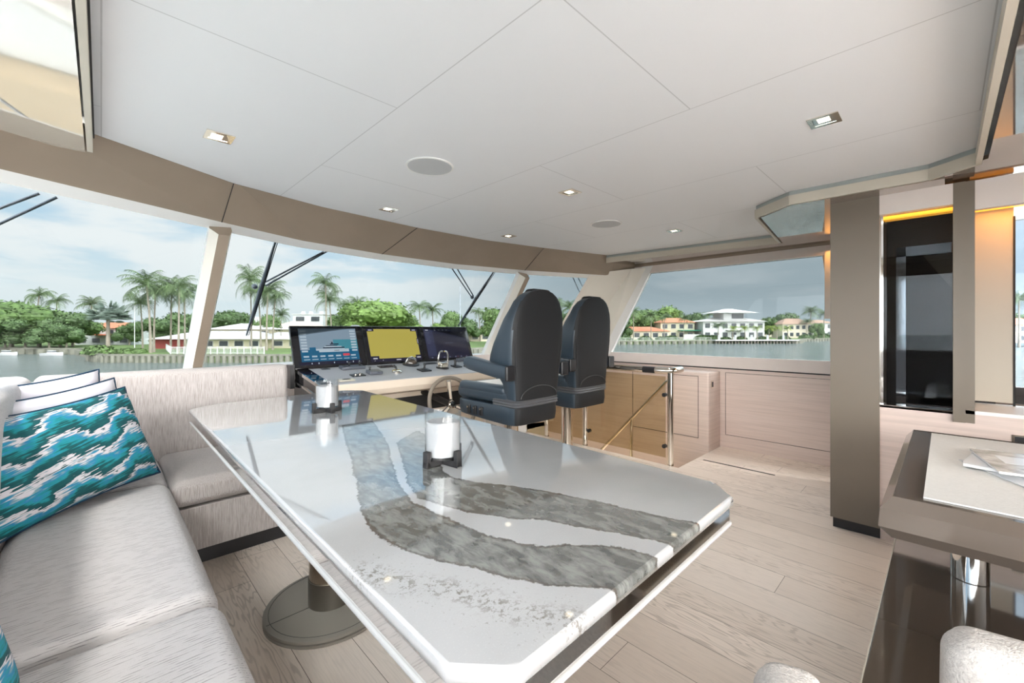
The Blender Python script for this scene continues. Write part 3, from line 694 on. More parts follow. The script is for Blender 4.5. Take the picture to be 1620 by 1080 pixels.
def stone_slab():
    bm = bmesh.new(); vs = [bm.verts.new((*p, .75)) for p in octo(.007)]; bm.faces.new(vs)
    for k in range(1, 40):
        x = X0+(X1-X0)*k/40; bmesh.ops.bisect_plane(bm, geom=bm.verts[:]+bm.edges[:]+bm.faces[:], plane_co=(x, 0, 0), plane_no=(1, 0, 0))
    for k in range(1, 108):
        y = Y0+(Y1-Y0)*k/108; bmesh.ops.bisect_plane(bm, geom=bm.verts[:]+bm.edges[:]+bm.faces[:], plane_co=(0, y, 0), plane_no=(0, 1, 0))
    base = dense(OCT); cnt = len(base)
    def lay(i, z):
        q = octo(i); out = []
        for (a, b), (c, d_) in zip(zip(OCT, OCT[1:]+OCT[:1]), zip(q, q[1:]+q[:1])):
            n = max(1, round(math.hypot(b[0]-a[0], b[1]-a[1])/.025)); out += [bm.verts.new((c[0]+(d_[0]-c[0])*k/n, c[1]+(d_[1]-c[1])*k/n, z)) for k in range(n)]
        return out
    L_ = [lay(i, z) for i, z in ((.007, .75), (.002, .7478), (0, .743), (0, .726), (.005, .7215), (.03, .7215))]
    for A_, B_ in zip(L_[:-1], L_[1:]):
        for k in range(len(A_)): bm.faces.new((A_[k], A_[(k+1) % len(A_)], B_[(k+1) % len(A_)], B_[k]))
    bmesh.ops.remove_doubles(bm, verts=bm.verts, dist=1e-5)
    bmesh.ops.recalc_face_normals(bm, faces=bm.faces)
    for v in bm.verts: v.co -= Vector(table.location)
    me = bpy.data.meshes.new('stone_top'); bm.to_mesh(me); bm.free(); me.materials.append(MATS['river_stone'])
    pts = [(v.co.x+table.location[0], v.co.y+table.location[1]) for v in me.vertices]
    for nm, dd in (('veinA', sdist(pts, bandA)), ('veinB', sdist(pts, bandB)), ('veinC', sdist(pts, lineC, False)-.012)):
        at_ = me.attributes.new(nm, 'FLOAT', 'POINT'); at_.data.foreach_set('value', dd.astype(np.float32))
    me.polygons.foreach_set('use_smooth', [True]*len(me.polygons)); me.set_sharp_from_angle(angle=R(50))
    o = bpy.data.objects.new('stone_top', me); COL.objects.link(o); o.parent = table
stone_slab()
MB().prism(octo(.008), .680, .7215).build('mirror_band', 'chrome', table, True)
MB().prism(octo(.003), .671, .680).build('lower_edge', 'stone_side', table, True, bevel=.003)
MB().prism(octo(.05), .645, .668).build('under_frame', 'gunmetal_dark', table, True)
for (x, y) in ((.715, 1.865), (.80, .92)):
    pd = MB().lathe([(.086, .14), (.086, .655)], (x, y, 0), 40).build('pedestal', 'gunmetal', table, True, True)
    cl_ = MB().lathe([(.0895, .034), (.0895, .141)], (x, y, 0), 40).build('collar', 'gunmetal_dark', pd, False, True)
    for v in cl_.data.vertices: v.co -= Vector(table.location)
    bs = MB().lathe([(.252, .0), (.256, .004), (.256, .013), (.249, .015), (.249, .018), (.256, .020), (.256, .030), (.250, .034), (.0, .034)], (x, y, 0), 64)
    bs.cur = 1; bs.box(x-.25, x+.25, y-.0012, y+.0012, .034, .0346); bs.tube([(x+.236*math.cos(i*.13), y+.236*math.sin(i*.13), .0342) for i in range(48)], .0009, 5, close=True)
    bs.build('foot_disc', ['base_leather', 'seam_thread'], table, True, True)

def candle(x, y, label, rz):
    t = thing('candle_jar', label, 'candle', (x, y, .752), rz, 'glass jar candles on the stone table')
    h = MB(); h.box(-.078, .078, -.011, .011, 0, .020).box(-.011, .011, -.078, .078, 0, .020)
    for q in range(4):
        Mx = Matrix.Rotation(q*math.pi/2, 4, 'Z'); h.box(.062, .078, -.011, .011, .0, .052, Mx)
    h.build('holder', 'black_matte', t, bevel=.0015)
    MB().lathe([(.0, .021), (.057, .021), (.0605, .025), (.0605, .172), (.0575, .172), (.0575, .030), (.0, .030)], n=48).build('jar', 'glass_jar', t, smooth=True)
    wx = MB().lathe([(.0, .031), (.0555, .031), (.0555, .138), (.052, .142), (.02, .1385), (.0, .138)], n=40).build('wax', 'wax', t, smooth=True)
    MB().tube([(0, 0, .137), (.001, 0, .148), (.004, .001, .155)], .0012, 6).build('wick', 'wick', wx)
candle(.895, 2.385, 'white jar candle on a black cross stand, the farther one near the sofa return', R(2))
candle(.828, 1.185, 'white jar candle on a black cross stand, the nearer one beside the grey vein', R(8))

# ================================================================ helm console
con = thing('helm_console', 'taupe helm console with a pale grey sloping desk and chrome-edged sides, under the windscreen', 'console', (2.18, 3.6, 0))
def deskz(y): return .770+.155*(y-3.35)
dk = MB()
def slopebox(mb, x0, x1, y0, y1, h0, h1):
    vs = [Vector((x, y, deskz(y)+h)) for h in (h0, h1) for y in (y0, y1) for x in (x0, x1)]
    mb.add(vs, [(0, 2, 3, 1), (4, 5, 7, 6), (0, 1, 5, 4), (2, 6, 7, 3), (0, 4, 6, 2), (1, 3, 7, 5)])
slopebox(dk, 1.31, 3.10, 3.35, 3.93, -.028, 0); dk.build('desk', 'desk_grey', con, True, bevel=.004)
for x0_, x1_ in ((1.215, 1.309), (3.101, 3.19)):
    bl = MB(); slopebox(bl, x0_, x1_, 3.35, 3.93, -.02, .001); bl.build('side_inlay', 'screen_black', con, True)
for sgn, x in ((1, 1.205), (-1, 3.195)):
    e = MB(); slopebox(e, x-.008, x+.008, 3.33, 3.95, -.02, .006); slopebox(e, x-.010, x+.006, 3.40, 3.95, -.11, -.092); e.build('chrome_edge', 'chrome', con, True)
    e = MB(); slopebox(e, x-.002, x+.012, 3.36, 3.95, -.3, -.02); e.build('side_panel', 'screen_black', con, True)
fa = MB(); pr = [(3.345, .765), (3.345, .70), (3.37, .655), (3.62, .60), (3.95, .60), (3.95, .78), (3.40, .745)]
n_ = len(pr); fa.add([Vector((1.22, y, z)) for y, z in pr]+[Vector((3.18, y, z)) for y, z in pr], [tuple(range(n_)), tuple(reversed(range(n_, 2*n_)))]+[(i, n_+i, n_+(i+1) % n_, (i+1) % n_) for i in range(n_)])
fa.build('fascia', 'fascia_taupe', con, True)
B(1.30, 3.10, 3.66, 3.90, .0, .60).build('knee_panel', 'fascia_taupe', con, True)
B(1.30, 3.10, 3.655, 3.66, .40, .55).build('vent_strip', 'gap_dark', con, True)
B(2.0, 2.75, 3.30, 3.55, .16, .19).build('foot_rest', 'oak_planks', con, True, bevel=.005)
# ledge behind the screens up to the windscreen sill
B(1.0, 3.4, 4.02, 4.30, .60, .895).build('dash_ledge', 'sill_pink', con, True)

def monitor(xc, label, kind):
    t = thing('helm_monitor', label, 'monitor', (xc, 3.905, .862), 0, 'three screens on the helm console')
    Mx = Matrix.Rotation(R(-21), 4, 'X')
    W, H = .328, .405
    MB().rbox(-W, W, -.0, .035, 0, H, r=.006, M=Mx).build('bezel', 'screen_black', t, smooth=True)
    def patch(mb, u0, u1, v0, v1, d=.0): mb.box(-W+2*W*u0, -W+2*W*u1, -.0016-d, -.0006, H*v0, H*v1, Mx)
    mats = [kind+'_a', kind+'_b', kind+'_c', kind+'_d', kind+'_e', kind+'_f']
    g = MB()
    def p(m, *a, d=0): g.cur = m; patch(g, *a, d=d)
    if kind == 'yacht':
        p(0, .10, .90, .14, .93); p(1, .10, .90, .14, .42, d=.0004); p(5, .55, .90, .42, .66, d=.0003)
        p(3, .07, .93, .07, .15, d=.0005)
        for k in range(8):
            p(2, .115, .195, .37+.068*k, .41+.068*k, d=.0006)
            p(2, .805, .885, .37+.068*k, .41+.068*k, d=.0006)
        # yacht silhouette
        p(2, .34, .76, .36, .43, d=.001); p(2, .30, .70, .40, .44, d=.0009); p(4, .40, .70, .45, .475, d=.0012); p(2, .42, .66, .475, .50, d=.001); p(4, .44, .60, .505, .52, d=.0013)
        p(4, .50, .62, .535, .56, d=.0013); p(4, .52, .54, .56, .60, d=.0013); p(4, .55, .62, .39, .40, d=.0014); p(1, .22, .30, .36, .48, d=.001)
        for k in range(7):
            p(2 if k != 5 else 5, .13+.108*k, .20+.108*k, .25, .285, d=.001); p(2, .13+.108*k, .21+.108*k, .19, .205, d=.001)
        p(6, .665, .76, .26, .315, d=.0015)
        for u in (.22, .31, .52, .70, .79, .88): p(2, u, u+.012, .09, .12, d=.0012)
    elif kind == 'chart':
        p(0, .06, .94, .06, .93); p(1, .07, .92, .14, .92, d=.0004)
        for a in ((.06, .18, .86, .93), (.82, .94, .86, .93), (.06, .20, .07, .21), (.83, .94, .07, .20), (.905, .935, .50, .66)): p(0, *a, d=.001)
        for a in ((.09, .15, .88, .905), (.85, .91, .88, .905), (.10, .17, .13, .165), (.85, .92, .12, .15), (.12, .13, .085, .10), (.25, .26, .085, .105), (.48, .56, .08, .105), (.70, .72, .085, .10), (.915, .925, .52, .64)): p(2, *a, d=.0016)
    else:
        p(0, .06, .94, .06, .93); p(1, .07, .24, .14, .90, d=.0004); p(1, .07, .93, .86, .92, d=.0004)
        for k in range(9): p(2, .09, .16+.01*(k % 3), .50+.04*k, .508+.04*k, d=.001)
        for u in (.10, .28, .36, .44, .52): p(3, u, u+.025+(.03 if u < .2 else 0), .88, .90, d=.001)
        p(3, .84, .86, .80, .82, d=.001); p(2, .45, .62, .50, .51, d=.001)
        for k in range(7): p(2, .12+.12*k, .15+.12*k, .08, .11, d=.001)
        p(4, .66, .665, .07, .12, d=.001); p(4, .84, .845, .07, .12, d=.001)
    g.build('screen', SCREENS[kind], t)
SCREENS = {}
def emat(name, col, e=.9):
    m = mat(name, tuple(c*.1 for c in col), .12, em=col, ems=e*.5); return name
SCREENS['yacht'] = [emat('scr_sky', (.20, .27, .34)), emat('scr_blue', (.01, .10, .20)), emat('scr_white', (.38, .46, .52)), emat('scr_navy', (.015, .015, .035)), emat('scr_dark', (.01, .02, .04)), emat('scr_teal', (.05, .22, .28)), emat('scr_red', (.55, .06, .08))]
SCREENS['chart'] = ['scr_navy', emat('scr_yellow', (.42, .36, .075)), emat('scr_text', (.45, .45, .5))]
SCREENS['radar'] = [emat('scr_ink', (.018, .018, .035)), emat('scr_ink2', (.03, .035, .075)), emat('scr_line', (.12, .13, .2)), 'scr_text', emat('scr_maroon', (.25, .05, .06))]
monitor(1.52, 'left helm monitor showing a yacht side view with blue data tiles', 'yacht')
monitor(2.18, 'middle helm monitor showing a plain yellow chart page', 'chart')
monitor(2.84, 'right helm monitor with a dark page, nearly black', 'radar')
# black side bracket of the left monitor
tag(B(1.15, 1.185, 3.88, 3.98, .70, .90).build('bracket', 'black_plastic'), 'small black bracket hanging at the left end of the helm monitors', 'bracket')

def desk_thing(name, px, py, label, cat, grp='controls on the helm desk', rz=0.0):
    a = (px-810)/F; dx, dy, dz = ca+a*sa, sa-a*ca, (HY-py)/F
    # ray onto the sloping desk
    D = (.770-.155*3.35-EYE)/(dz-.155*dy)
    x, y = D*dx, D*dy
    t = thing(name, label, cat, (x, y, deskz(y)+.0005), rz, grp); t.rotation_euler = (math.atan(.155), 0, rz)
    return t
t = desk_thing('switch_panel', 515, 584, 'small flat switch plate at the far left of the helm desk', 'control')
B(-.035, .035, -.02, .02, 0, .006).build('plate', 'grey_plastic', t, bevel=.001); B(-.02, .02, -.01, .01, .006, .009).build('rocker', 'black_plastic', t)
t = desk_thing('thruster_control', 557, 583, 'long black joystick panel with two knobs below the left monitor', 'control')
RB(-.11, .11, -.045, .045, 0, .028, r=.008).build('housing', 'grey_plastic', t, smooth=True)
for x in (-.03, .07): MB().lathe([(.012, .028), (.006, .034), (.006, .048), (.013, .052), (.013, .062), (.0, .066)], (x, .0, 0)).build('knob', 'black_plastic', t, smooth=True)
B(-.085, -.05, -.02, .02, .028, .031).build('button', 'black_plastic', t)
t = desk_thing('keypad', 566, 594, 'flat black keypad with small knobs left of the square grey control box', 'control')
B(-.06, .06, -.035, .035, 0, .008).build('plate', 'black_plastic', t, bevel=.001)
for x in (-.02, .02): MB().cyl((x, .0), .012, .008, .020, 14).build('knob', 'nickel', t, smooth=True)
t = desk_thing('control_box', 592, 591, 'square grey control box with a stubby black joystick on the helm desk', 'control')
RB(-.062, .062, -.05, .05, 0, .032, r=.010, seg=3).build('housing', 'grey_plastic', t, smooth=True)
MB().lathe([(.012, .032), (.006, .036), (.006, .048), (.011, .052), (.009, .062), (.0, .064)], (-.035, .02, 0)).build('joystick', 'black_plastic', t, smooth=True)
t = desk_thing('touch_pad', 612, 580, 'dark recessed touch pad below the middle monitor, left of the compass', 'control')
B(-.085, .085, -.04, .04, 0, .006).build('frame', 'black_plastic', t, bevel=.001); B(-.07, .07, -.03, .03, .006, .0075).build('pad', 'lacquer_brown', t)
t = desk_thing('thruster_joystick', 628, 589, 'round nickel joystick control in the middle of the helm desk', 'control')
MB().lathe([(.046, 0), (.046, .012), (.036, .022), (.02, .025), (.0, .025)], n=32).build('base', 'nickel', t, smooth=True)
MB().tube([(0, 0, .02), (-.008, .01, .04), (-.022, .02, .055)], .008, 10).sphere((-.026, .022, .058), .014, 8).build('stick', 'black_plastic', t, smooth=True)
t = desk_thing('compass', 650, 577, 'domed glass compass with a chrome ring on the helm desk', 'compass')
MB().lathe([(.085, 0), (.085, .012), (.072, .02), (.07, .02)], n=36).build('base', 'black_plastic', t, smooth=True)
MB().lathe([(.064, .02)]+[(.064*math.cos(R(k*10)), .02+.058*math.sin(R(k*10))) for k in range(1, 9)]+[(.0, .078)], n=36).build('dome', 'lacquer_brown', t, smooth=True)
MB().tube([(.060*math.cos(R(k*12)), 0, .02+.062*math.sin(R(k*12))) for k in range(16)], .006, 8).build('hood', 'chrome', t, smooth=True)
t = desk_thing('joystick', 671, 586, 'black joystick on a flat black pad right of the compass', 'control')
B(-.055, .055, -.05, .05, 0, .012).build('pad', 'black_plastic', t, bevel=.002)
MB().lathe([(.03, .012), (.03, .018), (.012, .024), (.008, .05), (.014, .056), (.012, .07), (.0, .073)], n=20).build('stick', 'black_plastic', t, smooth=True)
t = desk_thing('throttle', 700, 582, 'chrome twin-lever engine throttle standing on the helm desk', 'throttle')
RB(-.052, .052, -.045, .045, 0, .065, r=.022, seg=4).build('housing', 'nickel', t, smooth=True)
B(-.028, .028, -.0475, -.044, .02, .048).build('display', 'plate_beige', t)
for s in (-1, 1):
    lv = MB().tube([(s*.060, 0, .02), (s*.062, 0, .06), (s*.056, .005, .13), (s*.046, .01, .162), (s*.030, .01, .172), (s*.012, .01, .172)], [.008, .0085, .008, .0085, .009, .009], 10).build('lever', 'chrome', t, smooth=True)
MB().lathe([(.066, 0), (.066, .008), (.058, .012), (.0, .012)], n=30).build('base', 'black_plastic', t, smooth=True)
t = desk_thing('black_lever', 722, 580, 'small black lever control right of the chrome throttle', 'control')
B(-.045, .045, -.045, .045, 0, .01).build('pad', 'black_plastic', t, bevel=.002); MB().tube([(-.02, 0, .01), (-.02, .0, .05), (-.02, .012, .075)], [.014, .012, .012], 10).build('lever', 'black_plastic', t, smooth=True)
t = desk_thing('tilt_control', 733, 571, 'low grey control box below the right monitor, beside the chair arm', 'control')
RB(-.09, .09, -.03, .03, 0, .03, r=.008).build('housing', 'grey_plastic', t, smooth=True); MB().cyl((.03, 0), .012, .03, .052, 14).build('knob', 'black_plastic', t, smooth=True)
t = desk_thing('touch_pad', 681, 575, 'thin dark pad between the compass and the chrome throttle', 'control')
B(-.07, .07, -.03, .03, 0, .005).build('frame', 'black_plastic', t)
t = desk_thing('finger_grip_plate', 548, 602, 'polished beige plate with an oval slot at the front left of the helm desk', 'control')
RB(-.065, .065, -.03, .03, 0, .012, r=.005).build('plate', 'plate_beige', t, smooth=True); MB().lathe([(.0, .0125), (.018, .0125), (.018, .014), (.0, .014)], n=20, M=Matrix.Diagonal((2.0, .7, 1, 1))).build('slot', 'gap_dark', t)
t = desk_thing('joystick', 739, 580, 'black mini joystick at the right end of the helm desk, behind the chair arm', 'control')
B(-.03, .03, -.03, .03, 0, .01).build('pad', 'black_plastic', t, bevel=.002); MB().cyl((0, 0), .008, .01, .05, 12).build('stick', 'black_plastic', t, smooth=True)
tag(MB().lathe([(.0, .0), (.06, .0), (.055, .02), (.03, .035), (.0, .038)], n=24).build('sensor_dome', 'hull_white', loc=(1.84, 4.16, 1.215), smooth=True), 'small white dome peeking over the joint of the left and middle monitors', 'dome')
tag(B(-.012, .012, -.012, .012, 0, .32).build('dome_stalk', 'hull_white', loc=(1.84, 4.16, .895)), 'thin stalk carrying the white dome behind the helm monitors', 'stalk')

# steering wheel
wh = thing('steering_wheel', 'taupe leather steering wheel with three polished spokes under the helm desk', 'steering wheel', (2.32, 3.16, .52))
Mw = Matrix.Rotation(R(-20), 4, 'X')
MB().tube([Mw @ Vector((.25*math.cos(2*math.pi*k/48), 0, .25*math.sin(2*math.pi*k/48))) for k in range(48)], .018, 12, close=True).build('rim', 'wheel_taupe', wh, smooth=True)
for an in (90, 210, 330):
    dv = Vector((math.cos(R(an)), 0, math.sin(R(an)))); pv = Vector((-dv.z, 0, dv.x))
    def sec(rr, wd, th, yy): return [Mw @ (dv*rr+pv*wd*a+Vector((0, yy+th*b, 0))) for a, b in ((-1, -1), (1, -1), (1, 1), (-1, 1))]
    sp = MB().loft([sec(.02, .016, .006, .03), sec(.12, .019, .006, .012), sec(.225, .023, .007, 0)]).build('spoke', 'nickel', wh)
    MB().loft([sec(.05, .008, .001, .016), sec(.12, .012, .001, .004), sec(.21, .015, .001, -.008)]).build('inlay', 'fascia_taupe', sp)
MB().lathe([(.034, -.01), (.036, .01), (.028, .02), (.0, .022)], n=24, M=Mw @ Matrix.Translation((0, .02, 0)) @ Matrix.Rotation(R(90), 4, 'X')).build('hub', 'nickel', wh, smooth=True)
MB().tube([Mw @ Vector((0, .03, 0)), Vector((0, .50, .06))], .03, 14).build('column', 'black_plastic', wh, smooth=True)

# ================================================================ helm chairs
def sup(cx, cy, z, hx, hy, n=32, e=.55, M=None, front_pinch=0.0):
    out = []
    for k in range(n):
        t = 2*math.pi*k/n; c, s_ = math.cos(t), math.sin(t)
        x = math.copysign(abs(c)**e, c)*hx; y = math.copysign(abs(s_)**e, s_)*hy
        if y > 0: x *= 1-front_pinch*(y/hy)
        out.append(Vector((cx+x, cy+y, z)))
    return out
def helm_chair(label):
    t = thing('helm_chair', label, 'chair', (0, 0, 0), 0, 'black leather helm chairs')
    MB().lathe([(.16, 0), (.17, .006), (.17, .018), (.06, .03), (.055, .06), (.055, .50)], n=32).build('pedestal', 'nickel', t, smooth=True)
    RB(-.12, .12, -.18, .16, .47, .502, r=.01).build('seat_mount', 'gunmetal', t, smooth=True)
    # base tub
    secs = [sup(0, .055, z, hx, hy, e=.26) for z, hx, hy in ((.500, .228, .330), (.505, .246, .350), (.56, .252, .357), (.628, .25, .355), (.636, .244, .349))]
    for q in secs:
        for v in q: v.z += .05*max(0, v.y+.1)*(.66-v.z)/.16
    tb = MB().loft(secs).build('seat_base', ['navy_leather', 'charcoal_leather'], t, smooth=True)
    for p_ in tb.data.polygons: p_.material_index = 1 if p_.normal.y < -.6 else 0
    # pleated band at the rear, seat cushion
    MB().loft([sup(0, -.16, z, hx, hy, e=.26) for z, hx, hy in ((.632, .240, .138), (.640, .248, .146), (.650, .243, .141), (.660, .249, .147), (.670, .243, .141), (.682, .248, .146), (.695, .236, .130))]).build('pleat_band', 'pleat_leather', t, smooth=True)
    RB(-.24, .24, -.22, .415, .645, .760, r=.045, seg=5, puff=.012, inner=5).build('seat_cushion', 'navy_leather', t, smooth=True)
    sc_ = MB()
    for k in range(6): sc_.rbox(-.14, .14, -.10+.065*k, -.04+.065*k, .745, .776, r=.013, seg=3)
    sc_.build('seat_pad', 'frame_white', t, smooth=True)
    for s in (-1, 1): RB(s*.20-.045, s*.20+.045, -.18, .39, .70, .785, r=.038, seg=4).build('seat_bolster', 'navy_leather', t, smooth=True)
    # backrest: wide shoulders, rounded crown, thick at the bottom
    prof = [(.655, .232, .080), (.70, .240, .085), (.80, .250, .092), (.85, .257, .115), (.90, .266, .160), (.95, .273, .168), (1.02, .281, .158), (1.10, .287, .138), (1.20, .286, .108), (1.28, .276, .088), (1.35, .254, .068), (1.41, .222, .062), (1.455, .178, .055), (1.485, .120, .045), (1.498, .055, .030), (1.502, .01, .01)]
    secs = []
    for z, hx, hy in prof:
        rear = -.300-.055*(z-.655)
        secs.append(sup(0, rear+hy, z, hx, hy, 40, .34, front_pinch=.05))
    br = MB().loft(secs).build('backrest', ['charcoal_leather', 'navy_leather'], t, smooth=True)
    for p_ in br.data.polygons:
        c_ = p_.center; rear = -.300-.055*(c_.z-.655); p_.material_index = 0 if (p_.normal.y < -.55) else 1
    # seam edging down both sides of the rear panel and the arched lower seam
    for s in (-1, 1):
        MB().tube([(s*(hx*.90), -.300-.055*(z-.655)+.016, z) for z, hx, hy in prof[:-3]], .0045, 6).build('side_piping', 'seam_thread', t, smooth=True)
    MB().tube([(.20*math.cos(R(a)), -.3035-.055*(.70+.085*math.sin(R(a))-.655), .70+.085*math.sin(R(a))) for a in range(0, 181, 12)], .0035, 6).build('arched_seam', 'arch_piping', t, smooth=True)
    RB(-.105, .105, -.345, -.23, 1.44, 1.508, r=.033, seg=5).build('headrest_cap', 'charcoal_leather', t, smooth=True)
    for s in (-1, 1):
        pts = [(-.30, .895), (-.29, .896), (-.15, .908), (.0, .928), (.13, .946), (.165, .950), (.180, .950)]; secs = []
        for (y, z) in pts:
            hh = .052 if y < .15 else .045
            if y > .17: hh = .028
            q = []
            for k in range(16):
                a = 2*math.pi*k/16; c, s2 = math.cos(a), math.sin(a)
                q.append(Vector((s*.305+math.copysign(abs(c)**.5, c)*.042, y, z+math.copysign(abs(s2)**.5, s2)*hh)))
            secs.append(q)
        ar = MB().loft(secs).build('armrest', 'navy_leather', t, smooth=True)
        RB(s*.305-.043, s*.305+.043, -.312, -.285, .838, .948, r=.012).build('end_cap', 'black_plastic', ar, smooth=True)
        if s > 0: MB().lathe([(.04, -.012), (.042, .012), (.03, .02), (.0, .02)], n=20, M=Matrix.Translation((s*.345, -.19, .88)) @ Matrix.Rotation(s*R(90), 4, 'Y')).build('pivot', 'black_plastic', ar, smooth=True)
    for k in range(3):
        sw = RB(-.266, -.248, .205-.075*k, .240-.075*k, .535, .605, r=.006).build('switch', 'black_plastic', t, smooth=True)
        MB().cyl((0, 0), .008, 0, .012, 12, Matrix.Translation((-.264, .2225-.075*k, .588)) @ Matrix.Rotation(R(-90), 4, 'Y')).build('button', 'chrome', sw, smooth=True)
    return t
ch = helm_chair('black and navy leather helm chair on the left, nearer the camera, behind the steering wheel'); ch.location = (2.37, 2.44, 0)
c2 = copy_tree(ch); c2.location = (3.24, 2.56, 0); c2['label'] = 'black and navy leather helm chair on the right, farther one, next to the stair railing'

# storage boxes seen under the chairs
tag(RB(2.62, 2.78, 2.95, 3.15, .0, .26, r=.01).build('orange_box', 'awning_orange', smooth=True), 'glossy orange box in the foot space under the left helm chair', 'box')
bc = thing('foot_cabinet', 'cream box standing under the console between the two helm chairs', 'cabinet', (2.95, 3.1, 0))
RB(-.12, .14, -.15, .2, 0, .46, r=.01).build('body', 'frame_cream', bc, smooth=True); B(-.10, .12, -.153, -.149, .04, .42).build('door', 'frame_white', bc)

# ================================================================ stair guard
RX = 3.62
gd = thing('stair_railing', 'polished handrail on posts with a bronze glass panel guarding the stairwell', 'railing', (RX, 1.70, 0))
MB().tube([(RX, 3.2, .835), (RX, 2.2, .835), (RX, 1.73, .835), (RX+.012, 1.70, .837), (RX+.05, 1.685, .840), (RX+.17, 1.68, .842)], .029, 16).build('handrail', 'nickel', gd, True, True)
MB().tube([(RX, 1.96, .835), (RX, 1.84, .835)], .0296, 16).build('rail_insert', 'black_plastic', gd, True, True)
for y in (1.70, 2.62, 3.15):
    pm = MB().cyl((RX, y), .026, .0, .82, 18); pm.cyl((RX+.0, y), .026, 0, .012, 18)
    po = pm.build('post', 'nickel', gd, True, True)
for y, z in ((1.755, .62), (1.755, .16), (2.57, .62), (2.57, .16)):
    MB().lathe([(.0, -.016), (.018, -.016), (.018, .016), (.0, .016)], n=16, M=Matrix.Translation((RX, y, z)) @ Matrix.Rotation(R(90), 4, 'Y')).build('glass_clamp', 'black_plastic', gd, True, True)
B(RX-.004, RX+.004, 1.745, 2.585, .06, .785).build('glass_panel', 'glass_bronze', gd, True)
B(RX-.004, RX+.004, 2.66, 3.12, .06, .785).build('glass_panel', 'glass_bronze', gd, True)
st = thing('stair_handrail', 'sloping polished rail going down the stairs, golden through the bronze glass', 'handrail', (4.1, 1.97, .675))
MB().tube([(4.1, 1.90, .72), (4.1, 1.97, .675), (4.1, 2.75, -.18), (4.1, 3.3, -.78)], .018, 12).build('rail', 'nickel', st, True, True)
for y, z in ((2.36, .24), (3.0, -.46)): MB().cyl((4.1, y), .016, z-.75, z, 12).build('post', 'nickel', st, True, True)

# ================================================================ right-hand table with its plinth, papers and chairs
rt = thing('games_table', 'taupe lacquered table with cream leather top and sloping rim, cut off at the right', 'table', (2.1, -.6, 0))
def rect(i): return [(1.53-i, -1.6), (2.62, -1.6), (2.62, .10+i), (1.53-i, .10+i)]
mb = MB(); L = [(-.0, .75), (-.002, .752), (.022, .722), (.026, .672), (.0, .640)]
mb.loft([[Vector((*p, z)) for p in rect(i)] for i, z in reversed(L)]); mb.build('top_frame', 'table_lacquer', rt, True)
B(1.575, 2.58, -1.58, .04, .7505, .7545).build('leather_inlay', 'cream_leather', rt, True)
MB().lathe([(.047, .352), (.047, .66)], (2.13, -.06, 0), 32).build('pedestal', 'chrome', rt, True, True)
MB().lathe([(.047, .352), (.047, .66)], (2.13, -1.4, 0), 32).build('pedestal', 'chrome', rt, True, True)
pl = thing('low_cabinet', 'glossy brown lacquer lower tier under the lacquered table at the lower right', 'cabinet', (2.0, -.8, 0))
B(1.27, 2.66, -1.62, .140, .32, .35).build('top', 'lacquer_brown', pl, True, bevel=.002); B(1.32, 2.62, -1.60, .10, 0, .32).build('base', 'table_lacquer', pl, True)
B(1.27, 2.66, .140, .1425, .326, .3505).build('edge_strip', 'trim_beige', pl, True)
def mag(label, cx, cy, z, w, h, th, rz, mats, name='magazine'):
    t = thing(name, label, 'magazine', (cx, cy, z), rz, 'papers on the cream leather table')
    pg = MB(); n = 10
    RB(-w/2, w/2, -h/2, h/2, 0, th, r=min(.003, th*.45), seg=2).build('pages', 'paper', t)
    cv = B(-w/2-.001, w/2+.001, -h/2-.001, h/2+.001, th, th+.0008); cv.cur = 1; cv.box(-w/2+.01, w/2-.04, -h/2+.01, -h/2+.07, th+.0008, th+.0012)
    cv.cur = 2; cv.box(-w*.1, w*.25, -h*.1, h*.3, th+.0008, th+.0012); cv.build('cover', mats, t)
mat('cover_white', (.70, .71, .73), .15); mat('cover_red', (.5, .08, .05), .2); mat('cover_blue', (.12, .2, .32), .2); mat('cover_grey', (.42, .40, .38), .15, var=.5, vscale=14); mat('cover_teal', (.25, .5, .52), .3); mat('print_grey', (.45, .47, .5), .2)
mag('flat pale sheet with a teal edge at the bottom of the paper stack', 2.02, -.20, .7548, .30, .22, .003, R(28), ['cover_white', 'cover_teal', 'cover_white'], 'leaflet')
mag('white magazine with a red corner, under the glossy one', 2.13, -.17, .7595, .30, .22, .010, R(-8), ['cover_white', 'cover_red', 'print_grey'])
mag('glossy magazine with a grey photo cover on top of the stack', 2.08, -.19, .772, .30, .21, .008, R(10), ['cover_grey', 'print_grey', 'cover_white'])

def boucle_chair(label, loc, rz, hb=.62):
    t = thing('boucle_chair', label, 'chair', loc, rz, 'cream boucle chairs')
    RB(-.26, .26, -.06, .06, .16, hb, r=.045, seg=5, inner=6, puff=.01).build('backrest', 'boucle', t, smooth=True)
    RB(-.26, .26, .05, .52, .22, .42, r=.05, seg=5, inner=6, puff=.015).build('seat', 'boucle', t, smooth=True)
    for x in (-.22, .22):
        for y in (-.02, .46): MB().cyl((x, y), .014, 0, .24, 12).build('leg', 'gunmetal_dark', t, smooth=True)
    return t
boucle_chair('cream boucle chair back at the bottom right corner, in front of the lacquered table', (1.17, -.255, 0), R(97), .64)
boucle_chair('cream boucle chair showing only its top edge at the bottom, by the stone table', (.675, .115, 0), R(200), .592)

# ================================================================ OUTSIDE
SEA = -4.8; LAND = -3.35
struct(B(-700, 900, -300, 1100, SEA-.5, SEA).build('water', 'sea_water'))
